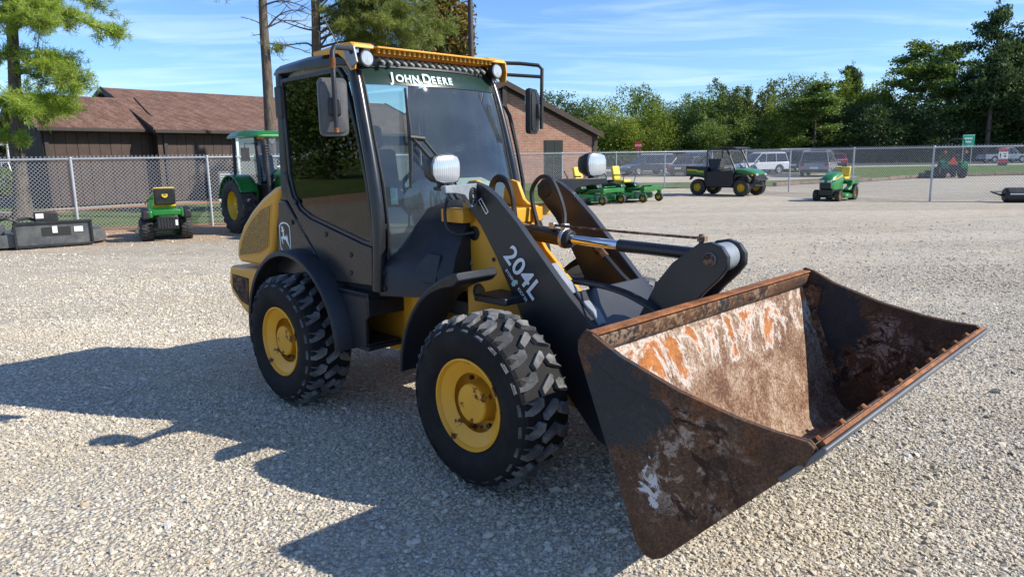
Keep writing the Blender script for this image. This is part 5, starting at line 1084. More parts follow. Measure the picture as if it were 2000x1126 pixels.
near_pine('pine with bright green needles standing beside the fence', b_, [b_+Vector((0,0,-.1)), PX(44,395,D1), PX(38,320,D1), PX(32,230,D1), PX(27,120,D1), PX(24,50,D1), PX(20,-60,D1), PX(18,-180,D1)], [.37,.27,.20,.185,.17,.15,.12,.05],
 [(L1((26,45),(90,20),(160,42),(232,70)), .07, 40, 1.1), (L1((26,40),(80,-5),(150,-10),(190,20), dz=.3), .06, 34, 1.2), (L1((28,110),(62,103),(100,118),(140,150),(175,165)), .06, 46, 1.1), (L1((28,112),(70,122),(110,140),(150,175), dz=-.3), .05, 36, 1.0), (L1((29,150),(48,143),(70,150),(95,165)), .035, 12, .7),
  (L1((30,185),(70,190),(110,205),(145,215)), .045, 44, .95), (L1((30,195),(60,205),(100,225), dz=.5), .04, 34, .95), (L1((30,190),(10,195),(-30,205)), .04, 30, .95), (L1((30,200),(45,205),(60,212), dz=-.9), .04, 34, .9), (L1((30,255),(20,262),(2,275)), .02, 16, .6), (L1((31,262),(40,268),(46,278), dz=-.3), .02, 12, .45),
  (L1((26,60),(60,40),(90,45), dz=-.8), .05, 40, 1.1), (L1((26,50),(10,30),(-30,30)), .05, 36, 1.1), (L1((24,10),(60,-20),(100,-15), dz=.8), .05, 36, 1.2), (L1((24,0),(0,-20),(-50,-30)), .05, 30, 1.2), (L1((27,110),(0,105),(-40,110)), .04, 20, 1.0), (L1((24,20),(50,5),(95,25), dz=-.5), .05, 40, 1.1),
  (L1((22,-80),(80,-90),(150,-60)), .05, 36, 1.3), (L1((22,-100),(-40,-110),(-90,-80)), .05, 36, 1.3), (L1((20,-140),(30,-190),(60,-230), dz=.6), .04, 40, 1.2)], 'needle', 5)
D2 = 22.5
def L2(*pp, dz=0.0): return [PX(a, b, D2+dz*i) for i, (a, b) in enumerate(pp)]
b_ = PX(531, 424, D2); b_.z = 0
near_pine('slim bare pine trunk in front of the shingle roof', b_, [b_+Vector((0,0,-.1)), PX(530,330,D2), PX(527,250,D2), PX(522,150,D2), PX(515,50,D2), PX(512,-30,D2), PX(510,-160,D2)], [.20,.17,.155,.145,.125,.11,.07],
 [(L2((520,55),(500,42),(472,33)), .022, 4, .3), (L2((521,70),(505,68),(490,71)), .02, 2, .2), (L2((520,58),(545,30),(580,20),(620,35)), .03, 14, .8), (L2((520,55),(560,40),(600,52),(640,70), dz=.4), .026, 12, .8), (L2((524,85),(560,90),(590,98),(615,108)), .026, 10, .6), (L2((516,10),(550,2),(590,12),(620,30)), .03, 16, .9), (L2((525,92),(535,96),(545,94)), .014, 10, .35),
  (L2((512,-20),(470,-30),(430,-10)), .03, 20, 1.0), (L2((512,-40),(560,-60),(600,-40)), .03, 24, 1.0), (L2((511,-90),(540,-140),(580,-170), dz=.5), .03, 30, 1.0)], 'needle_olive', 11, 9, .16, bare=(0, 1, 2, 3, 4, 5))
D3 = 25.0
def L3(*pp, dz=0.0): return [PX(a, b, D3+dz*i) for i, (a, b) in enumerate(pp)]
b_ = PX(622, 410, D3); b_.z = 0
near_pine('pine with olive needles spreading behind the loader cab', b_, [b_+Vector((0,0,-.1)), PX(620,300,D3), PX(618,110,D3), PX(617,40,D3), PX(614,-30,D3), PX(612,-160,D3)], [.21,.18,.155,.14,.12,.07],
 [(L3((618,100),(600,85),(560,88),(525,85)), .04, 8, .5), (L3((618,60),(590,55),(550,40),(500,12)), .035, 10, .6), (L3((618,102),(640,70),(652,48)), .045, 5, .4), (L3((617,25),(635,5),(660,-20)), .045, 5, .4), (L3((618,70),(650,50),(700,35),(760,55),(800,80)), .05, 60, 1.25), (L3((617,30),(680,0),(750,5),(830,30)), .05, 60, 1.3), (L3((617,10),(680,-30),(760,-30),(850,-5), dz=.3), .05, 54, 1.3), (L3((618,95),(680,80),(740,85),(800,100), dz=.3), .045, 54, 1.1), (L3((618,80),(680,55),(760,50),(850,80), dz=-.3), .05, 60, 1.2), (L3((616,-20),(690,-60),(770,-70)), .04, 30, 1.2), (L3((615,-50),(560,-80),(500,-70)), .04, 20, 1.0), (L3((617,40),(660,25),(720,30),(790,20), dz=.6), .045, 54, 1.2), (L3((617,50),(700,30),(800,45),(880,60), dz=.4), .045, 56, 1.2)], 'needle_olive', 13, 13, .19, bare=(0, 1, 2, 3))
# broadleaf turning brown, behind the pine
b_ = PX(880, 400, 31); b_.z = 0
mt = thing('maple_tree', 'maple with brown autumn tips beside the lamp pole', 'tree', b_)
rs_ = np.random.RandomState(17); c_ = []
for (px, py, r_) in ((880,35,.8),(905,55,.6),(860,20,.8),(895,85,.6),(850,60,.8),(835,95,.8),(880,100,.7),(905,25,.4),(870,-20,.9),(830,-10,.9),(915,95,.35),(900,110,.4)):
    k = int(150*r_); d_ = unit(rs_.normal(size=(k, 3)))*rs_.uniform(.3, 1.0, k)[:, None]*r_; c_.append(np.array(tuple(PX(px, py, 31)-b_))+d_)
quads('crown', leaves(np.concatenate(c_), 9, .16, .075, rs_), 'leaf_autumn', mt)
mb = MB(); mb.tube([(0,0,-.1),(.05,0,3),(0,0,5.5),(.1,0,8)], [.22,.17,.12,.05], 9)
for (px, py) in ((900,60),(850,30),(905,95),(870,0)): mb.tube([(0,0,4.6), tuple((PX(px, py, 31)-b_)*.6+Vector((0,0,2.0))), tuple(PX(px, py, 31)-b_)], [.06,.04,.01], 6)
mb.build('trunk', 'bark', mt)
hb = thing('round_shrub', 'clipped dark shrub beside the tan stone building', 'shrub', (xat(2, 38), 38, 0)); rs_ = np.random.RandomState(2); d_ = unit(rs_.normal(size=(500, 3)))*np.array([1.1, 1.1, .8])*rs_.uniform(.75, 1, 500)[:, None]+np.array([0, 0, .75]); quads('foliage', leaves(d_, 9, .12, .06, rs_), 'leaf_mid', hb); mb = MB(); mb.tube([(0,0,0),(0,0,.7)], [.06,.03]); mb.build('stem', 'bark', hb)
# ------------------------------------------------------------------ signs
sg_ = thing('road_sign', 'green rectangular road sign on two posts across the road', 'sign', (xat(1876, 72), 72, 0)); sx = 72/FPX
mb = MB(); mb.box((-.60, -.03, 2.0), (.60, 0, 3.1)); pl = mb.build('panel', 'sign_green', sg_, .02)
for x in (-.42, .42):
    mb = MB(); mb.box((x-.03, .002, 0), (x+.03, .05, 3.05)); mb.build('post', 'galvanised', sg_)
mb = MB(); mb.box((-.57, -.034, 2.03), (.57, -.031, 2.06)); mb.box((-.57, -.034, 3.04), (.57, -.031, 3.07)); mb.build('border', 'decal_white', pl)
for z, w in ((2.75, .8), (2.42, .62)):
    for k in range(5):
        mb = MB(); mb.box((-w/2+k*w/5, -.036, z-.08), (-w/2+k*w/5+w/7, -.031, z+.08)); mb.build('worn_letter', 'decal_white', pl)
ss = thing('stop_sign', 'red octagonal stop sign on thin post behind the parked cars', 'sign', (xat(1243, 74), 74, 0))
mb = MB(); mb.prism([(.40*math.cos(R(22.5+45*k)), 2.55+.40*math.sin(R(22.5+45*k))) for k in range(8)], -.02, 0); sp2 = mb.build('panel', 'sign_red', ss); mb = MB(); mb.box((-.03, .002, 0), (.03, .05, 2.9)); mb.build('post', 'galvanised', ss)
text_part('sign_lettering', 'STOP', .26, 'decal_white', sp2, frame((0, -.022, 2.47), (1, 0, 0), (0, 0, 1)), .001, .004, 'CENTER')
ys_ = thing('yard_sign', 'small red and white sign standing on the verge', 'sign', (xat(1946, 64), 64, 0))
mb = MB(); mb.box((-.42, -.02, .25), (.42, .02, 1.75)); pl = mb.build('panel', 'decal_white', ys_, .01)
for z0, z1, m_ in ((1.45, 1.74, 'sign_red'), (.55, .85, 'sign_red'), (.26, .54, 'car_black')):
    mb = MB(); mb.box((-.415, -.026, z0), (.415, -.0205, z1)); mb.build('band', m_, pl)
for x in (-.3, .3):
    mb = MB(); mb.cyl((x, 0, 0), (x, 0, .3), .015, n=6); mb.build('stake', 'galvanised', ys_)
for x0, x1, z0, z1 in ((-.30, -.20, .95, 1.32), (-.05, .28, 1.26, 1.32), (.02, .26, 1.02, 1.14)):
    mb = MB(); mb.box((x0, -.026, z0), (x1, -.0205, z1)); mb.build('worn_mark', 'car_black', pl)
# ------------------------------------------------------------------ parked machines
def wheel(parent, c, r, w, rr, rim, side, treads=0, bar=False):
    c = Vector(c); mb = MB(); s = side
    mb.lathe([(rr*.25, w*.10), (rr*.55, w*.16), (rr*.80, w*.05), (rr*.92, w*.30), (rr, w*.42), (rr, -w*.42), (rr*.3, -w*.3)], n=24, sgn=s); o = mb.build('wheel', rim, parent, 0, 2, 40); o.location = c
    h = MB(); h.lathe([(rr*.28, w*.06), (rr*.26, w*.26), (rr*.12, w*.30)], n=12, sgn=s); h.build('hub', rim, o, 0, 2, 40)
    t = MB(); half = [(rr*.97, -w*.44), (rr*1.08, -w*.5), ((rr+r)/2, -w*.53), (r*.94, -w*.48), (r*.985, -w*.36), (r, 0)]
    prof = half+[(q, -y) for q, y in half[-2::-1]]; t.lathe(prof+[prof[0]], n=32, cap=False)
    for k in range(treads):
        a = 2*math.pi*k/treads
        for sg in (-1, 1):
            b = a+(math.pi/treads if sg > 0 else 0); sk = .55 if bar else .18; P = []
            for (da, yy) in ((-.07, .48), (.07, .48), (.07+sk*w/r*.8, .03), (-.07+sk*w/r*.8, .03)): P.append((b+da*(20/treads), sg*yy*w))
            B = [(r*.96*math.cos(q), y, r*.96*math.sin(q)) for q, y in P]; T = [(r*(1.06 if abs(y) < .3*w else 1.035)*math.cos(q), y, r*(1.06 if abs(y) < .3*w else 1.035)*math.sin(q)) for q, y in P]; t.loft([B, T])
    t.build('tyre', 'small_tyre', o, 0, 2, 35); return o
def lawn_tractor(label, loc, yaw, seat='seat_yellow', seatback='deere_yellow', front=True):
    t = thing('lawn_tractor', label, 'lawn tractor', loc, yaw)
    for s in (-1, 1):
        wheel(t, (0, s*.40, .255), .255, .23, .125, 'deere_yellow', s, 22); wheel(t, (1.25, s*.38, .19), .19, .16, .09, 'deere_yellow', s, 18)
    mb = MB(); mb.box((-.1, -.28, .22), (1.3, .28, .36)); mb.cyl((0,-.36,.255),(0,.36,.255), .05); mb.cyl((1.25,-.34,.19),(1.25,.34,.19), .035); mb.box((1.2,-.25,.2),(1.46,.25,.40)); mb.build('chassis', 'black_plastic', t, .01)
    rings = []
    for x, w, z0, z1 in ((.58,.26,.40,1.0),(.75,.27,.40,1.01),(1.0,.265,.40,.98),(1.25,.255,.40,.90),(1.42,.235,.42,.80),(1.50,.20,.46,.70)):
        rings.append([(x,-w,z0),(x,-w*1.03,(z0+z1)/2),(x,-w*.92,z1-.09),(x,-w*.55,z1),(x,w*.55,z1),(x,w*.92,z1-.09),(x,w*1.03,(z0+z1)/2),(x,w,z0)])
    mb = MB(); mb.loft(rings); hd = mb.build('hood', 'deere_green', t, 0, 2, 50)
    mb = MB(); mb.box((1.44,-.19,.44),(1.515,.19,.64)); mb.build('front_grille', 'black_plastic', hd, .02)
    for s in (-1, 1):
        mb = MB(); mb.box((1.43, s*.12-.07, .65), (1.505, s*.12+.07, .735)); mb.build('headlight', 'lamp_lens', hd, .015)
        mb = MB(); mb.prism([(.70,.86),(1.40,.72),(1.40,.75),(.70,.91)], s*.262, s*.285); mb.build('stripe', 'deere_yellow', hd)
    mb = MB(); mb.prism([(-.38,.52),(-.38,.66),(-.25,.72),(.25,.70),(.32,.50),(.55,.42),(.62,.36),(.30,.34),(.24,.50),(.18,.56),(-.15,.56),(-.22,.50)], -.47, -.28); mb.prism([(-.38,.52),(-.38,.66),(-.25,.72),(.25,.70),(.32,.50),(.55,.42),(.62,.36),(.30,.34),(.24,.50),(.18,.56),(-.15,.56),(-.22,.50)], .28, .47); mb.box((-.37,-.29,.56),(.25,.29,.69)); mb.build('fender_deck', 'deere_green', t, .03, 3)
    if not front:
        for s in (-1, 1):
            mb = MB(); mb.prism([(-.40,.50),(-.40,.67),(-.24,.735),(.0,.735),(.0,.62),(-.2,.56),(-.3,.48)], s*.34, s*.49); mb.build('fender_cap', 'black_plastic', t, .03, 3)
    mb = MB(); mb.box((-.10,-.23,.72),(.34,.23,.81)); st = mb.build('seat', seat, t, .04, 3)
    mb = MB(); mb.box((-.19,-.22,.80),(-.09,.22,1.17), (0, R(-10), 0)); mb.build('backrest', seat, st, .045, 3)
    if not front:
        mb = MB(); mb.box((-.255,-.215,.78),(-.19,.215,1.15), (0, R(-10), 0)); mb.build('seat_shell', 'black_plastic', st, .03, 3)
        mb = MB(); mb.T = frame((-.262, 0, 1.0), (0, -1, 0), (.17, 0, 1)); mb.lathe([(.06,0),(.06,.006),(0,.007)], ax='z', n=20); mb.build('badge', 'deere_yellow', st)
        mb = MB(); mb.T = frame((-.272, 0, 1.0), (0, -1, 0), (.17, 0, 1)); mb.prism([(-.035,-.01),(-.01,.0),(-.02,.03),(-.005,.03),(.0,.008),(.03,.006),(.035,-.02),(.01,-.01),(-.02,-.02)], .002, .004, 'z'); mb.build('badge_mark', 'deere_green', st)
        mb = MB(); mb.box((-.40,-.22,.26),(-.36,.22,.54)); gl_ = mb.build('rear_cover', 'black_plastic', t, .015)
        for k in range(7):
            mb = MB(); mb.box((-.412,-.20+k*.06,.29),(-.398,-.165+k*.06,.52)); mb.build('rib', 'black_plastic', gl_)
        mb = MB(); mb.box((-.418,-.20,.34),(-.411,-.15,.46)); mb.build('tag', 'white_plastic', gl_)
    mb = MB(); P = [(.50+.165*math.cos(2*math.pi*i/20)*.8, .165*math.sin(2*math.pi*i/20), 1.06-.13*math.cos(2*math.pi*i/20)*.6) for i in range(21)]; mb.tube(P, .014, 6); mb.tube([(.50,0,1.05),(.64,0,.92)], .02, 6); mb.tube([(.50,-.16,1.06),(.50,.16,1.06)], .011, 6); mb.build('steering_wheel', 'black_plastic', t)
    rings = []
    for x, w in ((.30,.34),(.40,.54),(.70,.58),(.95,.50),(1.03,.36)): rings.append([(x,-w,.10),(x,-w,.22),(x,-w*.8,.28),(x,w*.8,.28),(x,w,.22),(x,w,.10)])
    mb = MB(); mb.loft(rings); mb.build('mower_deck', 'deere_green', t, .01, 2, 40)
    return t
lawn_tractor('green lawn tractor with yellow seat parked alone on the gravel', (12.1, 26.62, 0), R(-135))
lawn_tractor('lawn tractor facing the left fence with black seat shell', (-7.72, 16.2, 0), R(121), 'deere_yellow', front=False)
def zero_turn(label, loc, yaw):
    t = thing('zero_turn_mower', label, 'mower', loc, yaw, 'zero turn mowers')
    for s in (-1, 1):
        wheel(t, (0, s*.46, .29), .29, .27, .15, 'deere_yellow', s, 20)
        w = wheel(t, (1.46, s*.55, .165), .165, .11, .085, 'deere_yellow', s)
        mb = MB(); mb.box((1.42, s*.55-.075, .18), (1.50, s*.55-.060, .40)); mb.box((1.42, s*.55+.060, .18), (1.50, s*.55+.075, .40)); mb.box((1.40, s*.55-.08, .38), (1.52, s*.55+.08, .42)); mb.cyl((1.46, s*.55, .40), (1.46, s*.55, .56), .035); mb.build('caster_fork', 'deere_green', t, .004)
        mb = MB(); mb.prism([(-.30,.36),(-.28,.62),(.05,.72),(.52,.66),(.60,.52),(.40,.42)], s*.30, s*.62); mb.build('side_pod', 'dark_green', t, .05, 3)
        mb = MB(); mb.tube([(.45, s*.36, .62), (.52, s*.40, .90), (.50, s*.30, 1.02), (.48, s*.10, 1.05)], .014, 6); mb.build('lever', 'black_plastic', t)
        mb = MB(); mb.tube([(-.25, s*.40, .40), (-.25, s*.40, .95), (-.40, s*.40, 1.15)], .03, 8); mb.build('roll_bar_post', 'dark_green', t)
    mb = MB(); mb.box((1.36,-.62,.42),(1.54,.62,.56)); mb.prism([(.55,.36),(1.40,.46),(1.40,.56),(.55,.46)], -.30, -.22); mb.prism([(.55,.36),(1.40,.46),(1.40,.56),(.55,.46)], .22, .30); mb.build('front_frame', 'deere_green', t, .015)
    mb = MB(); mb.prism([(.62,.46),(1.18,.48),(1.36,.60),(1.36,.63),(1.16,.52),(.62,.50)], -.34, .34); mb.build('foot_plate', 'deere_green', t, .006)
    rings = []
    for x, w in ((.30,.50),(.42,.74),(.80,.78),(1.10,.72),(1.22,.46)): rings.append([(x,-w,.12),(x,-w,.27),(x,-w*.9,.34),(x,w*.9,.34),(x,w,.27),(x,w,.12)])
    mb = MB(); mb.loft(rings); mb.build('mower_deck', 'deere_green', t, .01, 2, 40)
    mb = MB(); mb.prism([(.45,.10),(.95,.10),(.98,.26),(.50,.28)], -1.10, -.78); mb.build('discharge_chute', 'black_plastic', t, .01)
    mb = MB(); mb.box((-.55,-.30,.34),(-.05,.30,.66)); mb.cyl((-.3,0,.66),(-.3,0,.78),.16); mb.build('engine', 'black_plastic', t, .03)
    mb = MB(); mb.box((-.05,-.24,.68),(.44,.24,.80)); st = mb.build('seat', 'seat_yellow', t, .045, 3)
    mb = MB(); mb.box((-.16,-.23,.78),(-.04,.23,1.30), (0, R(-10), 0)); mb.build('backrest', 'seat_yellow', st, .05, 3)
    for s in (-1, 1):
        mb = MB(); mb.box((.0, s*.29-.03, .94), (.30, s*.29+.03, .99)); mb.build('armrest', 'black_plastic', st, .02)
zero_turn('green zero turn mower beneath the far headlight, casters turned', (2.52, 26.55, 0), R(-44))
zero_turn('green zero turn mower with its yellow seat in full view', (4.06, 27.6, 0), R(-42))
def utility_vehicle():
    t = thing('utility_vehicle', 'green and black utility vehicle with cargo box and roll cage', 'utility vehicle', (9.02, 30.3, 0), R(-45))
    for s in (-1, 1):
        for x in (-.98, .98):
            wheel(t, (x, s*.64, .335), .325, .25, .17, 'deere_yellow', s, 20, True)
    mb = MB(); mb.box((-1.2,-.5,.32),(1.2,.5,.50)); mb.cyl((-.98,-.6,.335),(-.98,.6,.335),.04); mb.cyl((.98,-.6,.335),(.98,.6,.335),.04); mb.build('chassis', 'black_plastic', t)
    mb = MB(); mb.prism([(-.62,.34),(.50,.34),(.62,.50),(.60,.98),(.52,1.02),(-.66,.98),(-.72,.60)], -.70, .70); mb.build('body', 'black_plastic', t, .03)
    mb = MB(); mb.prism([(-1.52,.78),(-.62,.72),(-.62,1.16),(-1.56,1.20)], -.74, .74); cb_ = mb.build('cargo_box', 'black_plastic', t, .025)
    for s in (-1, 1):
        mb = MB(); mb.prism([(-1.50,.88),(-.68,.84),(-.68,1.03),(-1.50,1.06)], s*.735, s*.752); mb.build('side_panel', 'deere_green', cb_, .004)
        mb = MB(); mb.prism([(-1.48,1.01),(-1.05,1.0),(-.98,.95),(-.70,.94),(-.70,1.0),(-.95,1.01),(-1.02,1.06),(-1.48,1.08)], s*.75, s*.757); mb.build('stripe', 'deere_yellow', cb_)
        mb = MB(); mb.tube([(-.62, s*.62, .9), (-.62, s*.62, 1.80), (-.55, s*.61, 1.87), (.12, s*.60, 1.88), (.26, s*.60, 1.82), (.66, s*.62, 1.02)], .032, 8); mb.build('cage_tube', 'black_plastic', t)
        mb = MB(); mb.tube([(-.20, s*.62, 1.0), (.45, s*.64, 1.12), (.50, s*.64, .75)], .02, 6); mb.tube([(-.25, s*.64, .75), (.48, s*.64, 1.0)], .016, 6); mb.build('door_net_bar', 'black_plastic', t)
        mb = MB(); mb.prism([(.66,.62),(.76,.76),(.98,.80),(1.22,.74),(1.34,.60),(1.34,.68),(1.22,.84),(.98,.90),(.70,.86)], s*.46, s*.76); mb.build('front_fender', 'black_plastic', t, .02)
        mb = MB(); mb.prism([(-1.40,.62),(-1.28,.74),(-.98,.78),(-.70,.70),(-.60,.6),(-.66,.74),(-.98,.86),(-1.30,.82)], s*.50, s*.74); mb.build('rear_fender', 'black_plastic', t, .02)
        mb = MB(); mb.box((1.40, s*.36-.10, .80), (1.475, s*.36+.10, .90)); mb.build('headlight', 'lamp_lens', t, .02)
        mb = MB(); mb.box((1.28, s*.52-.05, .80), (1.36, s*.52+.05, .88)); mb.build('marker_light', 'amber', t, .01)
    mb = MB(); mb.tube([(-.62,-.62,1.80),(-.62,.62,1.80)], .03, 8); mb.tube([(.14,-.60,1.87),(.14,.60,1.87)], .03, 8); mb.build('cage_cross_bar', 'black_plastic', t)
    rings = []
    for x, w, z0, z1 in ((.55,.52,.90,1.10),(.80,.60,.90,1.10),(1.10,.60,.86,1.06),(1.36,.54,.84,.98),(1.46,.46,.84,.93)): rings.append([(x,-w,z0),(x,-w,z1-.05),(x,-w*.7,z1),(x,w*.7,z1),(x,w,z1-.05),(x,w,z0)])
    mb = MB(); mb.loft(rings); mb.build('hood', 'deere_green', t, .01, 2, 40)
    mb = MB(); mb.box((1.30,-.50,.52),(1.44,.50,.86)); mb.build('front_grille', 'black_plastic', t, .03)
    mb = MB(); mb.tube([(1.42,-.52,.70),(1.52,-.46,.66),(1.55,0,.64),(1.52,.46,.66),(1.42,.52,.70)], .028, 8); mb.tube([(1.53,-.16,.66),(1.52,-.16,.42)], .024, 6); mb.tube([(1.53,.16,.66),(1.52,.16,.42)], .024, 6); mb.tube([(1.40,-.40,.44),(1.52,-.16,.42),(1.52,.16,.42),(1.40,.40,.44)], .024, 6); mb.build('bumper', 'black_plastic', t)
    mb = MB(); mb.prism([(-.05,1.90),(.62,1.86),(.66,1.90),(.45,1.955),(-.02,1.96)], -.60, .60); mb.build('roof', 'black_plastic', t, .02)
    mb = MB(); mb.box((-.50,-.56,.96),(-.05,.56,1.08)); st = mb.build('seat', 'seat_cloth', t, .04); mb = MB(); mb.box((-.60,-.56,1.06),(-.48,.56,1.50), (0, R(-8), 0)); mb.build('backrest', 'seat_cloth', st, .05)
    mb = MB(); P = [(.28+.10*math.cos(2*math.pi*i/18), .32+.17*math.sin(2*math.pi*i/18), 1.24-.13*math.cos(2*math.pi*i/18)) for i in range(19)]; mb.tube(P, .014, 6); mb.tube([(.28,.32,1.24),(.55,.32,1.08)], .018, 6); mb.build('steering_wheel', 'black_plastic', t)
utility_vehicle()
def big_tractor():
    t = thing('farm_tractor', 'green cab tractor with yellow wheels behind the loader hood', 'tractor', (-5.98, 18.1, 0), R(-47))
    for s in (-1, 1):
        wheel(t, (0, s*.78, .65), .645, .42, .36, 'deere_yellow', s, 20, True); wheel(t, (2.1, s*.72, .46), .46, .30, .24, 'deere_yellow', s, 18, True)
        arcp = arc(0, .65, .74, 168, 28, 12); inn_ = arc(0, .65, .70, 28, 168, 12)
        mb = MB(); mb.prism(arcp+inn_, s*.56, s*1.0); fd = mb.build('rear_fender', 'deere_green', t, .012)
        mb = MB(); mb.prism(arc(0, .65, .72, 165, 30, 12)+[(.60,.70),(-.55,.70)], s*.565, s*.60); mb.build('fender_panel', 'deere_green', fd)
        for x0, x1 in ((-.42,-.46), (.98,.80)):
            mb = MB(); mb.tube([(x0, s*.66, 1.15), (x1, s*.62, 2.26)], .04, 8); mb.build('cab_post', 'black_plastic', t)
        mb = MB(); mb.add([(-.40, s*.64, 1.2), (.95, s*.64, 1.2), (.80, s*.61, 2.24), (-.44, s*.61, 2.24)], [(0,1,2,3)]); mb.build('side_glass', 'cab_glass', t)
        mb = MB(); mb.box((.80, s*.52-.09, 2.20), (.92, s*.52+.09, 2.27)); mb.build('amber_light', 'amber', t, .02)
        mb = MB(); mb.lathe([(.07,0),(.07,.05),(.0,.07)], (.92, s*.30, 2.18), 'x', 14); mb.build('work_lamp', 'lamp_lens', t)
        mb = MB(); mb.box((.25, s*.56-.1, .45), (.75, s*.56+.1, .50)); mb.box((.30, s*.60-.06, .70), (.70, s*.60+.06, .74)); mb.build('step', 'black_plastic', t)
        mb = MB(); mb.tube([(.92, s*.62, 2.1), (.95, s*.95, 2.1), (.95, s*.95, 2.0)], .012, 6); mb.box((.93, s*.95-.09, 1.70), (.97, s*.95+.09, 2.0)); mb.build('mirror', 'black_plastic', t)
    mb = MB(); mb.add([(.98,-.64,1.15),(.98,.64,1.15),(.80,.61,2.24),(.80,-.61,2.24)], [(0,1,2,3)]); mb.build('front_glass', 'cab_glass', t)
    rings = []
    for x, w, z0, z1 in ((-.62,.66,2.24,2.30),(-.55,.74,2.24,2.38),(.3,.76,2.24,2.42),(.95,.74,2.24,2.38),(1.10,.68,2.24,2.29)): rings.append([(x,-w,z0),(x,-w,z0+.04),(x,-w*.85,z1),(x,w*.85,z1),(x,w,z0+.04),(x,w,z0)])
    mb = MB(); mb.loft(rings); mb.build('cab_roof', 'deere_green', t, .01, 2, 45)
    rings = []
    for x, w, z0, z1 in ((1.0,.34,.75,1.50),(1.5,.34,.75,1.48),(2.2,.32,.75,1.38),(2.6,.28,.78,1.22),(2.68,.22,.84,1.08)): rings.append([(x,-w,z0),(x,-w,z1-.1),(x,-w*.6,z1),(x,w*.6,z1),(x,w,z1-.1),(x,w,z0)])
    mb = MB(); mb.loft(rings); mb.build('hood', 'deere_green', t, .01, 2, 45)
    mb = MB(); mb.box((-.5,-.45,.60),(1.0,.45,1.16)); mb.box((.9,-.22,.45),(2.5,.22,.80)); mb.cyl((0,-.75,.65),(0,.75,.65),.12); mb.cyl((2.1,-.66,.46),(2.1,.66,.46),.07); mb.build('chassis', 'black_plastic', t, .03)
    mb = MB(); mb.tube([(1.18,-.52,1.0),(1.16,-.54,1.3),(1.14,-.55,1.5),(1.10,-.56,2.18)], [.05,.05,.075,.07], 12); ex = mb.build('exhaust', 'black_plastic', t)
    for k in range(9):
        mb = MB(); mb.cyl((1.13,-.55,1.55+k*.06),(1.127,-.55,1.565+k*.06),.085,n=14); mb.build('heat_shield_ring', 'black_plastic', ex)
    mb = MB(); mb.tube([(1.0,-.40,1.1),(1.25,-.45,1.25),(1.2,-.30,1.35)], .03); mb.box((1.02,-.50,.82),(1.35,-.36,1.02)); mb.box((.98,-.3,1.1),(1.12,.3,1.35)); mb.build('engine_fittings', 'black_plastic', t, .01)
    mb = MB(); mb.box((-.15,-.24,1.16),(.30,.24,1.30)); mb.box((-.25,-.24,1.28),(-.13,.24,1.85), (0, R(-8), 0)); mb.build('seat', 'seat_cloth', t, .05)
    mb = MB(); mb.box((.68,-.2,1.16),(.95,.2,1.50)); mb.build('dashboard', 'black_plastic', t, .03)
big_tractor()
def compact_tractor():
    t = thing('compact_tractor', 'small green tractor with roll bar and orange triangle beyond the fence', 'tractor', (xat(1856, 44.6), 44.9, 0), R(75))
    for s in (-1, 1):
        wheel(t, (0, s*.55, .46), .46, .32, .24, 'deere_yellow', s, 18, True); wheel(t, (1.5, s*.50, .30), .30, .2, .15, 'deere_yellow', s, 16, True)
        mb = MB(); mb.prism(arc(0, .46, .56, 165, 20, 10)+arc(0, .46, .52, 20, 165, 10), s*.34, s*.72); mb.build('rear_fender', 'deere_green', t, .01)
        mb = MB(); mb.tube([(-.35, s*.46, .6), (-.38, s*.46, 2.05), (-.38, s*.40, 2.26), (-.38, s*.2, 2.33), (-.38, 0, 2.34)], .035, 8); mb.build('roll_bar', 'black_plastic', t)
        mb = MB(); mb.box((-.46, s*.56-.06, 1.48), (-.38, s*.56+.06, 1.66)); mb.build('warning_light', 'amber', t, .01)
    mb = MB(); mb.box((-.45,-.36,.40),(.9,.36,.80)); mb.box((.6,-.22,.4),(1.8,.22,.7)); mb.cyl((1.5,-.5,.3),(1.5,.5,.3),.05); mb.build('chassis', 'black_plastic', t, .02)
    mb = MB(); mb.prism([(.75,.7),(1.95,.65),(1.92,.98),(1.6,1.08),(.75,1.15)], -.28, .28); mb.build('hood', 'deere_green', t, .04)
    mb = MB(); mb.box((-.15,-.24,.86),(.28,.24,.98)); st = mb.build('seat', 'seat_yellow', t, .03); mb = MB(); mb.box((-.26,-.23,.96),(-.14,.23,1.40), (0, R(-8), 0)); mb.build('backrest', 'black_plastic', st, .04)
    mb = MB(); mb.T = frame((-.45, .12, 1.02), (0, -1, 0), (0, 0, 1)); mb.prism([(-.26,-.18),(.26,-.18),(.22,-.10),(.04,.26),(-.04,.26),(-.22,-.10)], 0, .01, 'z'); mb.build('warning_triangle', 'orange_sign', t)
    mb = MB(); P = [(.5+.08*math.cos(2*math.pi*i/16), .16*math.sin(2*math.pi*i/16), 1.2-.1*math.cos(2*math.pi*i/16)) for i in range(17)]; mb.tube(P, .013, 6); mb.tube([(.5,0,1.2),(.75,0,1.05)], .016, 6); mb.build('steering_wheel', 'black_plastic', t)
    mb = MB(); mb.box((-.15,.75,.10),(1.2,1.55,.30)); mb.box((.1,.85,.30),(.7,1.35,.48)); mb.build('mower_deck', 'dark_green', t, .04)
compact_tractor()
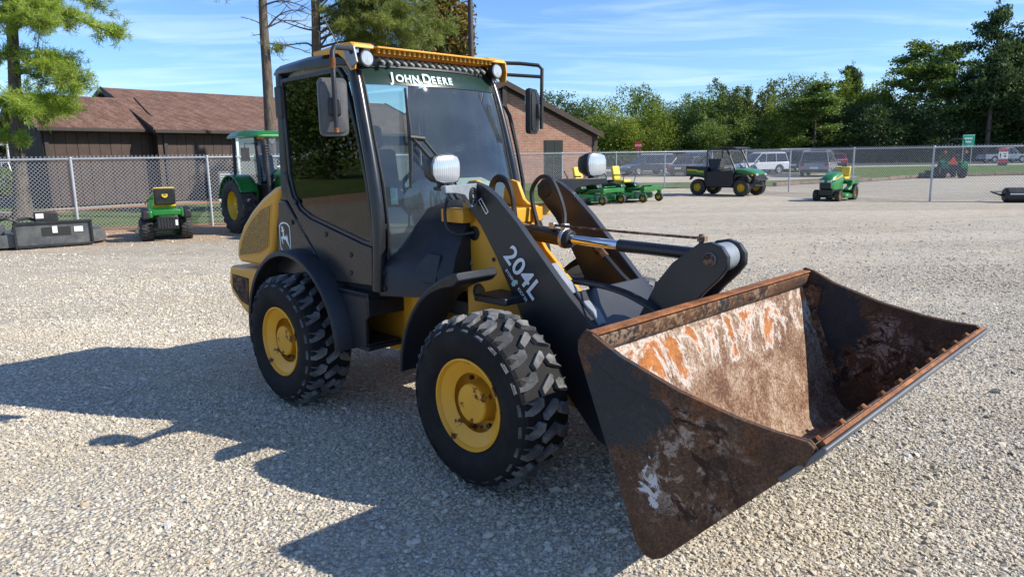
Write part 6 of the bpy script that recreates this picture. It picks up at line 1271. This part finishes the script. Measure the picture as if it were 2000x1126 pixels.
def brush_cutter():
    t = thing('brush_cutter', 'low dark steel brush cutter deck with upright mounting frame', 'brush cutter', (-9.50, 15.02, 0), R(37))
    rings = []
    for z, a in ((.04, 1.0), (.24, 1.0), (.30, .96)): rings.append([(x*a, .05+(y-.05)*a, z) for x, y in ((-1.55,.10),(-.62,.05),(.62,.05),(.98,.35),(1.02,1.0),(.7,1.6),(-1.2,1.7),(-1.75,1.1))])
    mb = MB(); mb.loft(rings); dk = mb.build('deck', 'deck_steel', t, .012)
    mb = MB(); mb.prism([(-.66,.06),(.66,.06),(.66,.50),(-.66,.50)], -.02, .0); fr_ = mb.build('mount_plate', 'deck_steel', t, .004)
    for a, b in (((-.70,.02),(-.655,.53)), ((.655,.02),(.70,.53)), ((-.70,.50),(.70,.545)), ((-.655,.02),(.655,.07))):
        mb = MB(); mb.box((a[0],-.06,a[1]),(b[0],.04,b[1])); mb.build('frame_bar', 'black_plastic', fr_, .006)
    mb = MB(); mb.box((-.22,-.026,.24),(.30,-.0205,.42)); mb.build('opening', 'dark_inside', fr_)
    for x0, x1, z0, z1 in ((.36,.52,.30,.41),(-.03,.06,.30,.44)):
        mb = MB(); mb.box((x0,-.034,z0),(x1,-.028,z1)); mb.build('decal', 'white_plastic', fr_)
    mb = MB(); mb.box((-.30,.15,.30),(.12,.45,.72)); mc_ = mb.build('motor_cover', 'black_plastic', t, .02); mb = MB(); mb.box((-.28,.143,.60),(-.14,.149,.70)); mb.build('decal', 'white_plastic', mc_)
    for dy in (0, .10):
        mb = MB(); mb.tube(spline([(-.55,.20+dy,.50),(-.75,.15+dy,.62),(-.95,.2+dy,.60),(-1.15,.3+dy,.72),(-1.3,.3+dy,.80)], 5), .025, 7); mb.build('hose', 'hose', t)
    mb = MB(); mb.tube(spline([(-.70,.25,.34),(-.62,.3,.55),(-.40,.32,.60),(-.2,.3,.50)], 5), .03, 7); mb.build('hose', 'hose', t)
    mb = MB(); mb.prism([(-1.2,.30),(-.85,.30),(-.80,.48),(-.98,.50)], .2, .5); mb.build('skid_bracket', 'deck_steel', t, .01)
brush_cutter()
rl = thing('land_roller', 'black drum roller lying beyond the fence on gravel', 'roller', (17.05, 23.62, 0), R(-14))
mb = MB(); mb.lathe([(.0,-.9),(.20,-.9),(.235,-.86),(.24,-.8),(.24,.8),(.235,.86),(.20,.9),(.0,.9)], (0,0,.24), 'x', 28); mb.build('drum', 'black_plastic', rl, 0, 2, 40)
mb = MB(); mb.box((-.8,-.235,.26),(.8,-.245,.30)); mb.build('stripe', 'white_plastic', rl)
mb = MB(); mb.cyl((-1.0,0,.24),(1.0,0,.24),.04); mb.tube([(-1.0,0,.24),(-1.0,.8,.30),(0,1.4,.3),(1.0,.8,.3),(1.0,0,.24)], .03, 6); mb.build('draw_frame', 'black_plastic', rl)
# ------------------------------------------------------------------ cars
def car(kind, mat, label, x, y, yaw, ln, wd, ht, rims='alloy', extra=None):
    t = thing({'sedan': 'sedan_car', 'suv': 'suv_car', 'van': 'minivan', 'pickup': 'pickup_truck'}[kind], label, 'pickup truck' if kind == 'pickup' else 'car', (x, y, 0), yaw)
    L2_, W2, wb = ln/2, wd/2, ln*.29; r = .33 if kind in ('sedan', 'van') else (.36 if kind == 'suv' else .42)
    belt = ht*(.60 if kind == 'sedan' else .56); hoodz = belt-.06
    lower = {'sedan': [(-L2_,.34),(-L2_,belt-.08),(-L2_+.25,belt+.02),(-L2_*.62,belt+.03),(L2_*.38,belt),(L2_*.85,hoodz-.12),(L2_,hoodz-.30),(L2_,.30)], 'pickup': [(-L2_,.50),(-L2_,belt),(L2_*.34,belt),(L2_*.92,belt-.08),(L2_,belt-.25),(L2_,.45)]}.get(kind, [(-L2_,.36),(-L2_-.02,belt-.1),(-L2_+.05,belt),(L2_*.42,belt),(L2_*.86,hoodz-.08),(L2_,hoodz-.30),(L2_,.34)])
    # wheel arches cut in the lower outline
    base = lower[-1][1]; lo = [p for p in lower]
    for cx in (wb, -wb): lo += [(cx+r*1.12*math.cos(R(a)), max(base, r+r*1.12*math.sin(R(a)))) for a in (0, 30, 60, 90, 120, 150, 180)]
    mb = MB(); n = len(lo); rings = []
    for y_, q in ((-W2, .965), (-W2*.94, 1.0), (W2*.94, 1.0), (W2, .965)): rings.append([(px*(.99 if q < 1 else 1), y_, .3+(pz-.3)*q if pz > .5 else pz) for px, pz in lo])
    mb.loft(rings); bd = mb.build('body', mat, t, .02, 2, 40)
    top = {'sedan': (-L2_*.70, -L2_*.38, L2_*.10, L2_*.44), 'suv': (-L2_+.05, -L2_*.88, L2_*.16, L2_*.50), 'van': (-L2_+.02, -L2_*.92, L2_*.22, L2_*.68), 'pickup': (-L2_*.16, -L2_*.12, L2_*.20, L2_*.42)}[kind]
    a, b, c, d = top; gw = W2*.93; rw = W2*.78
    V = [(a,-gw,belt),(d,-gw,belt),(d,gw,belt),(a,gw,belt),(b,-rw,ht-.05),(c,-rw,ht-.05),(c,rw,ht-.05),(b,rw,ht-.05)]
    mb = MB(); mb.add(V, [(4,5,6,7),(0,1,5,4),(1,2,6,5),(2,3,7,6),(3,0,4,7)]); mb.build('windows', 'car_glass', t)
    mb = MB(); mb.loft([[(b-.06,-rw-.03,ht-.07),(c+.06,-rw-.03,ht-.07),(c+.06,rw+.03,ht-.07),(b-.06,rw+.03,ht-.07)], [(b,-rw*.86,ht),(c-.03,-rw*.86,ht),(c-.03,rw*.86,ht),(b,rw*.86,ht)]]); mb.build('roof', mat, t, .015)
    for s in (-1, 1):
        for (x0, x1) in ((a, b), (a+(d-a)*.36, b+(c-b)*.40), (a+(d-a)*.66, b+(c-b)*.80), (d, c)):
            mb = MB(); mb.tube([(x0, s*gw, belt-.01), (x1, s*rw, ht-.05)], .035 if x0 in (a, d) else .022, 6); mb.build('pillar', mat, t)
        for cx in (wb, -wb): wheel(t, (cx, s*(W2-.10), r), r, .22, r*.64, rims, s)
        mb = MB(); mb.box((-L2_-.03, s*W2*.80-.14, belt-.24), (-L2_+.06, s*W2*.80+.12, belt-.05)); mb.build('tail_light', 'red_lens', t, .02)
        mb = MB(); mb.box((L2_*.88, s*W2*.74-.18, hoodz-.30), (L2_+.012, s*W2*.74+.15, hoodz-.17)); mb.build('headlight', 'lamp_lens', t, .02)
        mb = MB(); mb.box((d-.30, s*(W2+.08)-.08, belt+.02), (d-.20, s*(W2+.08)+.06, belt+.16)); mb.build('side_mirror', mat, t, .02)
        if kind in ('suv', 'van'):
            mb = MB(); mb.tube([(b+.05, s*rw*.92, ht+.03), (c-.1, s*rw*.92, ht+.03)], .02, 6); mb.build('roof_rail', 'alloy', t)
    mb = MB(); mb.box((-L2_-.045, -.26, .55), (-L2_-.021, .26, .68)); mb.build('number_plate', 'white_plastic', t)
    mb = MB(); mb.box((-L2_-.06, -W2*.92, .32), (-L2_+.1, W2*.92, .50)); mb.box((L2_-.1, -W2*.92, .30), (L2_+.05, W2*.92, .48)); mb.build('bumpers', 'black_plastic', t, .03)
    if kind == 'pickup':
        mb = MB(); mb.box((-L2_+.1, -W2*.84, belt-.02), (-L2_*.20, W2*.84, belt+.012)); mb.build('bed_cover', 'black_plastic', t)
    return t
car('suv', 'car_navy', 'dark blue SUV parked facing the brick building', 11.6, 61.8, R(200), 4.6, 1.85, 1.66)
car('sedan', 'car_navy', 'dark blue sedan seen from its tail beside the dark SUV', 14.1, 57.6, R(55), 4.7, 1.84, 1.46)
car('suv', 'car_blue', 'blue hatchback parked behind the dark sedan', 16.6, 68.0, R(160), 4.3, 1.8, 1.75)
car('suv', 'car_white', 'white boxy SUV parked behind the utility vehicle', 20.2, 59.3, R(195), 4.2, 1.82, 1.68)
car('suv', 'car_black', 'black SUV with its tail to the lot beyond the grey minivan', 25.2, 64.5, R(62), 4.7, 1.9, 1.72)
car('van', 'car_grey', 'grey minivan with roof rails parked by the kerb', 22.0, 52.2, R(60), 5.0, 1.95, 1.74)
car('suv', 'car_blue', 'pale blue SUV seen above the grey minivan roof', 27.3, 68.5, R(20), 4.6, 1.9, 1.95)
car('sedan', 'car_red', 'red car parked beyond the grey minivan', 33.8, 76.0, R(70), 4.4, 1.8, 1.5)
car('pickup', 'car_silver', 'silver pickup truck driving along the far road', 61.8, 91.8, R(0), 5.9, 1.95, 1.86)
car('pickup', 'car_silver', 'silver truck parked between pine trunk and brown building', -27.0, 39.5, R(10), 5.4, 1.95, 1.8)
bpy.context.view_layer.update()
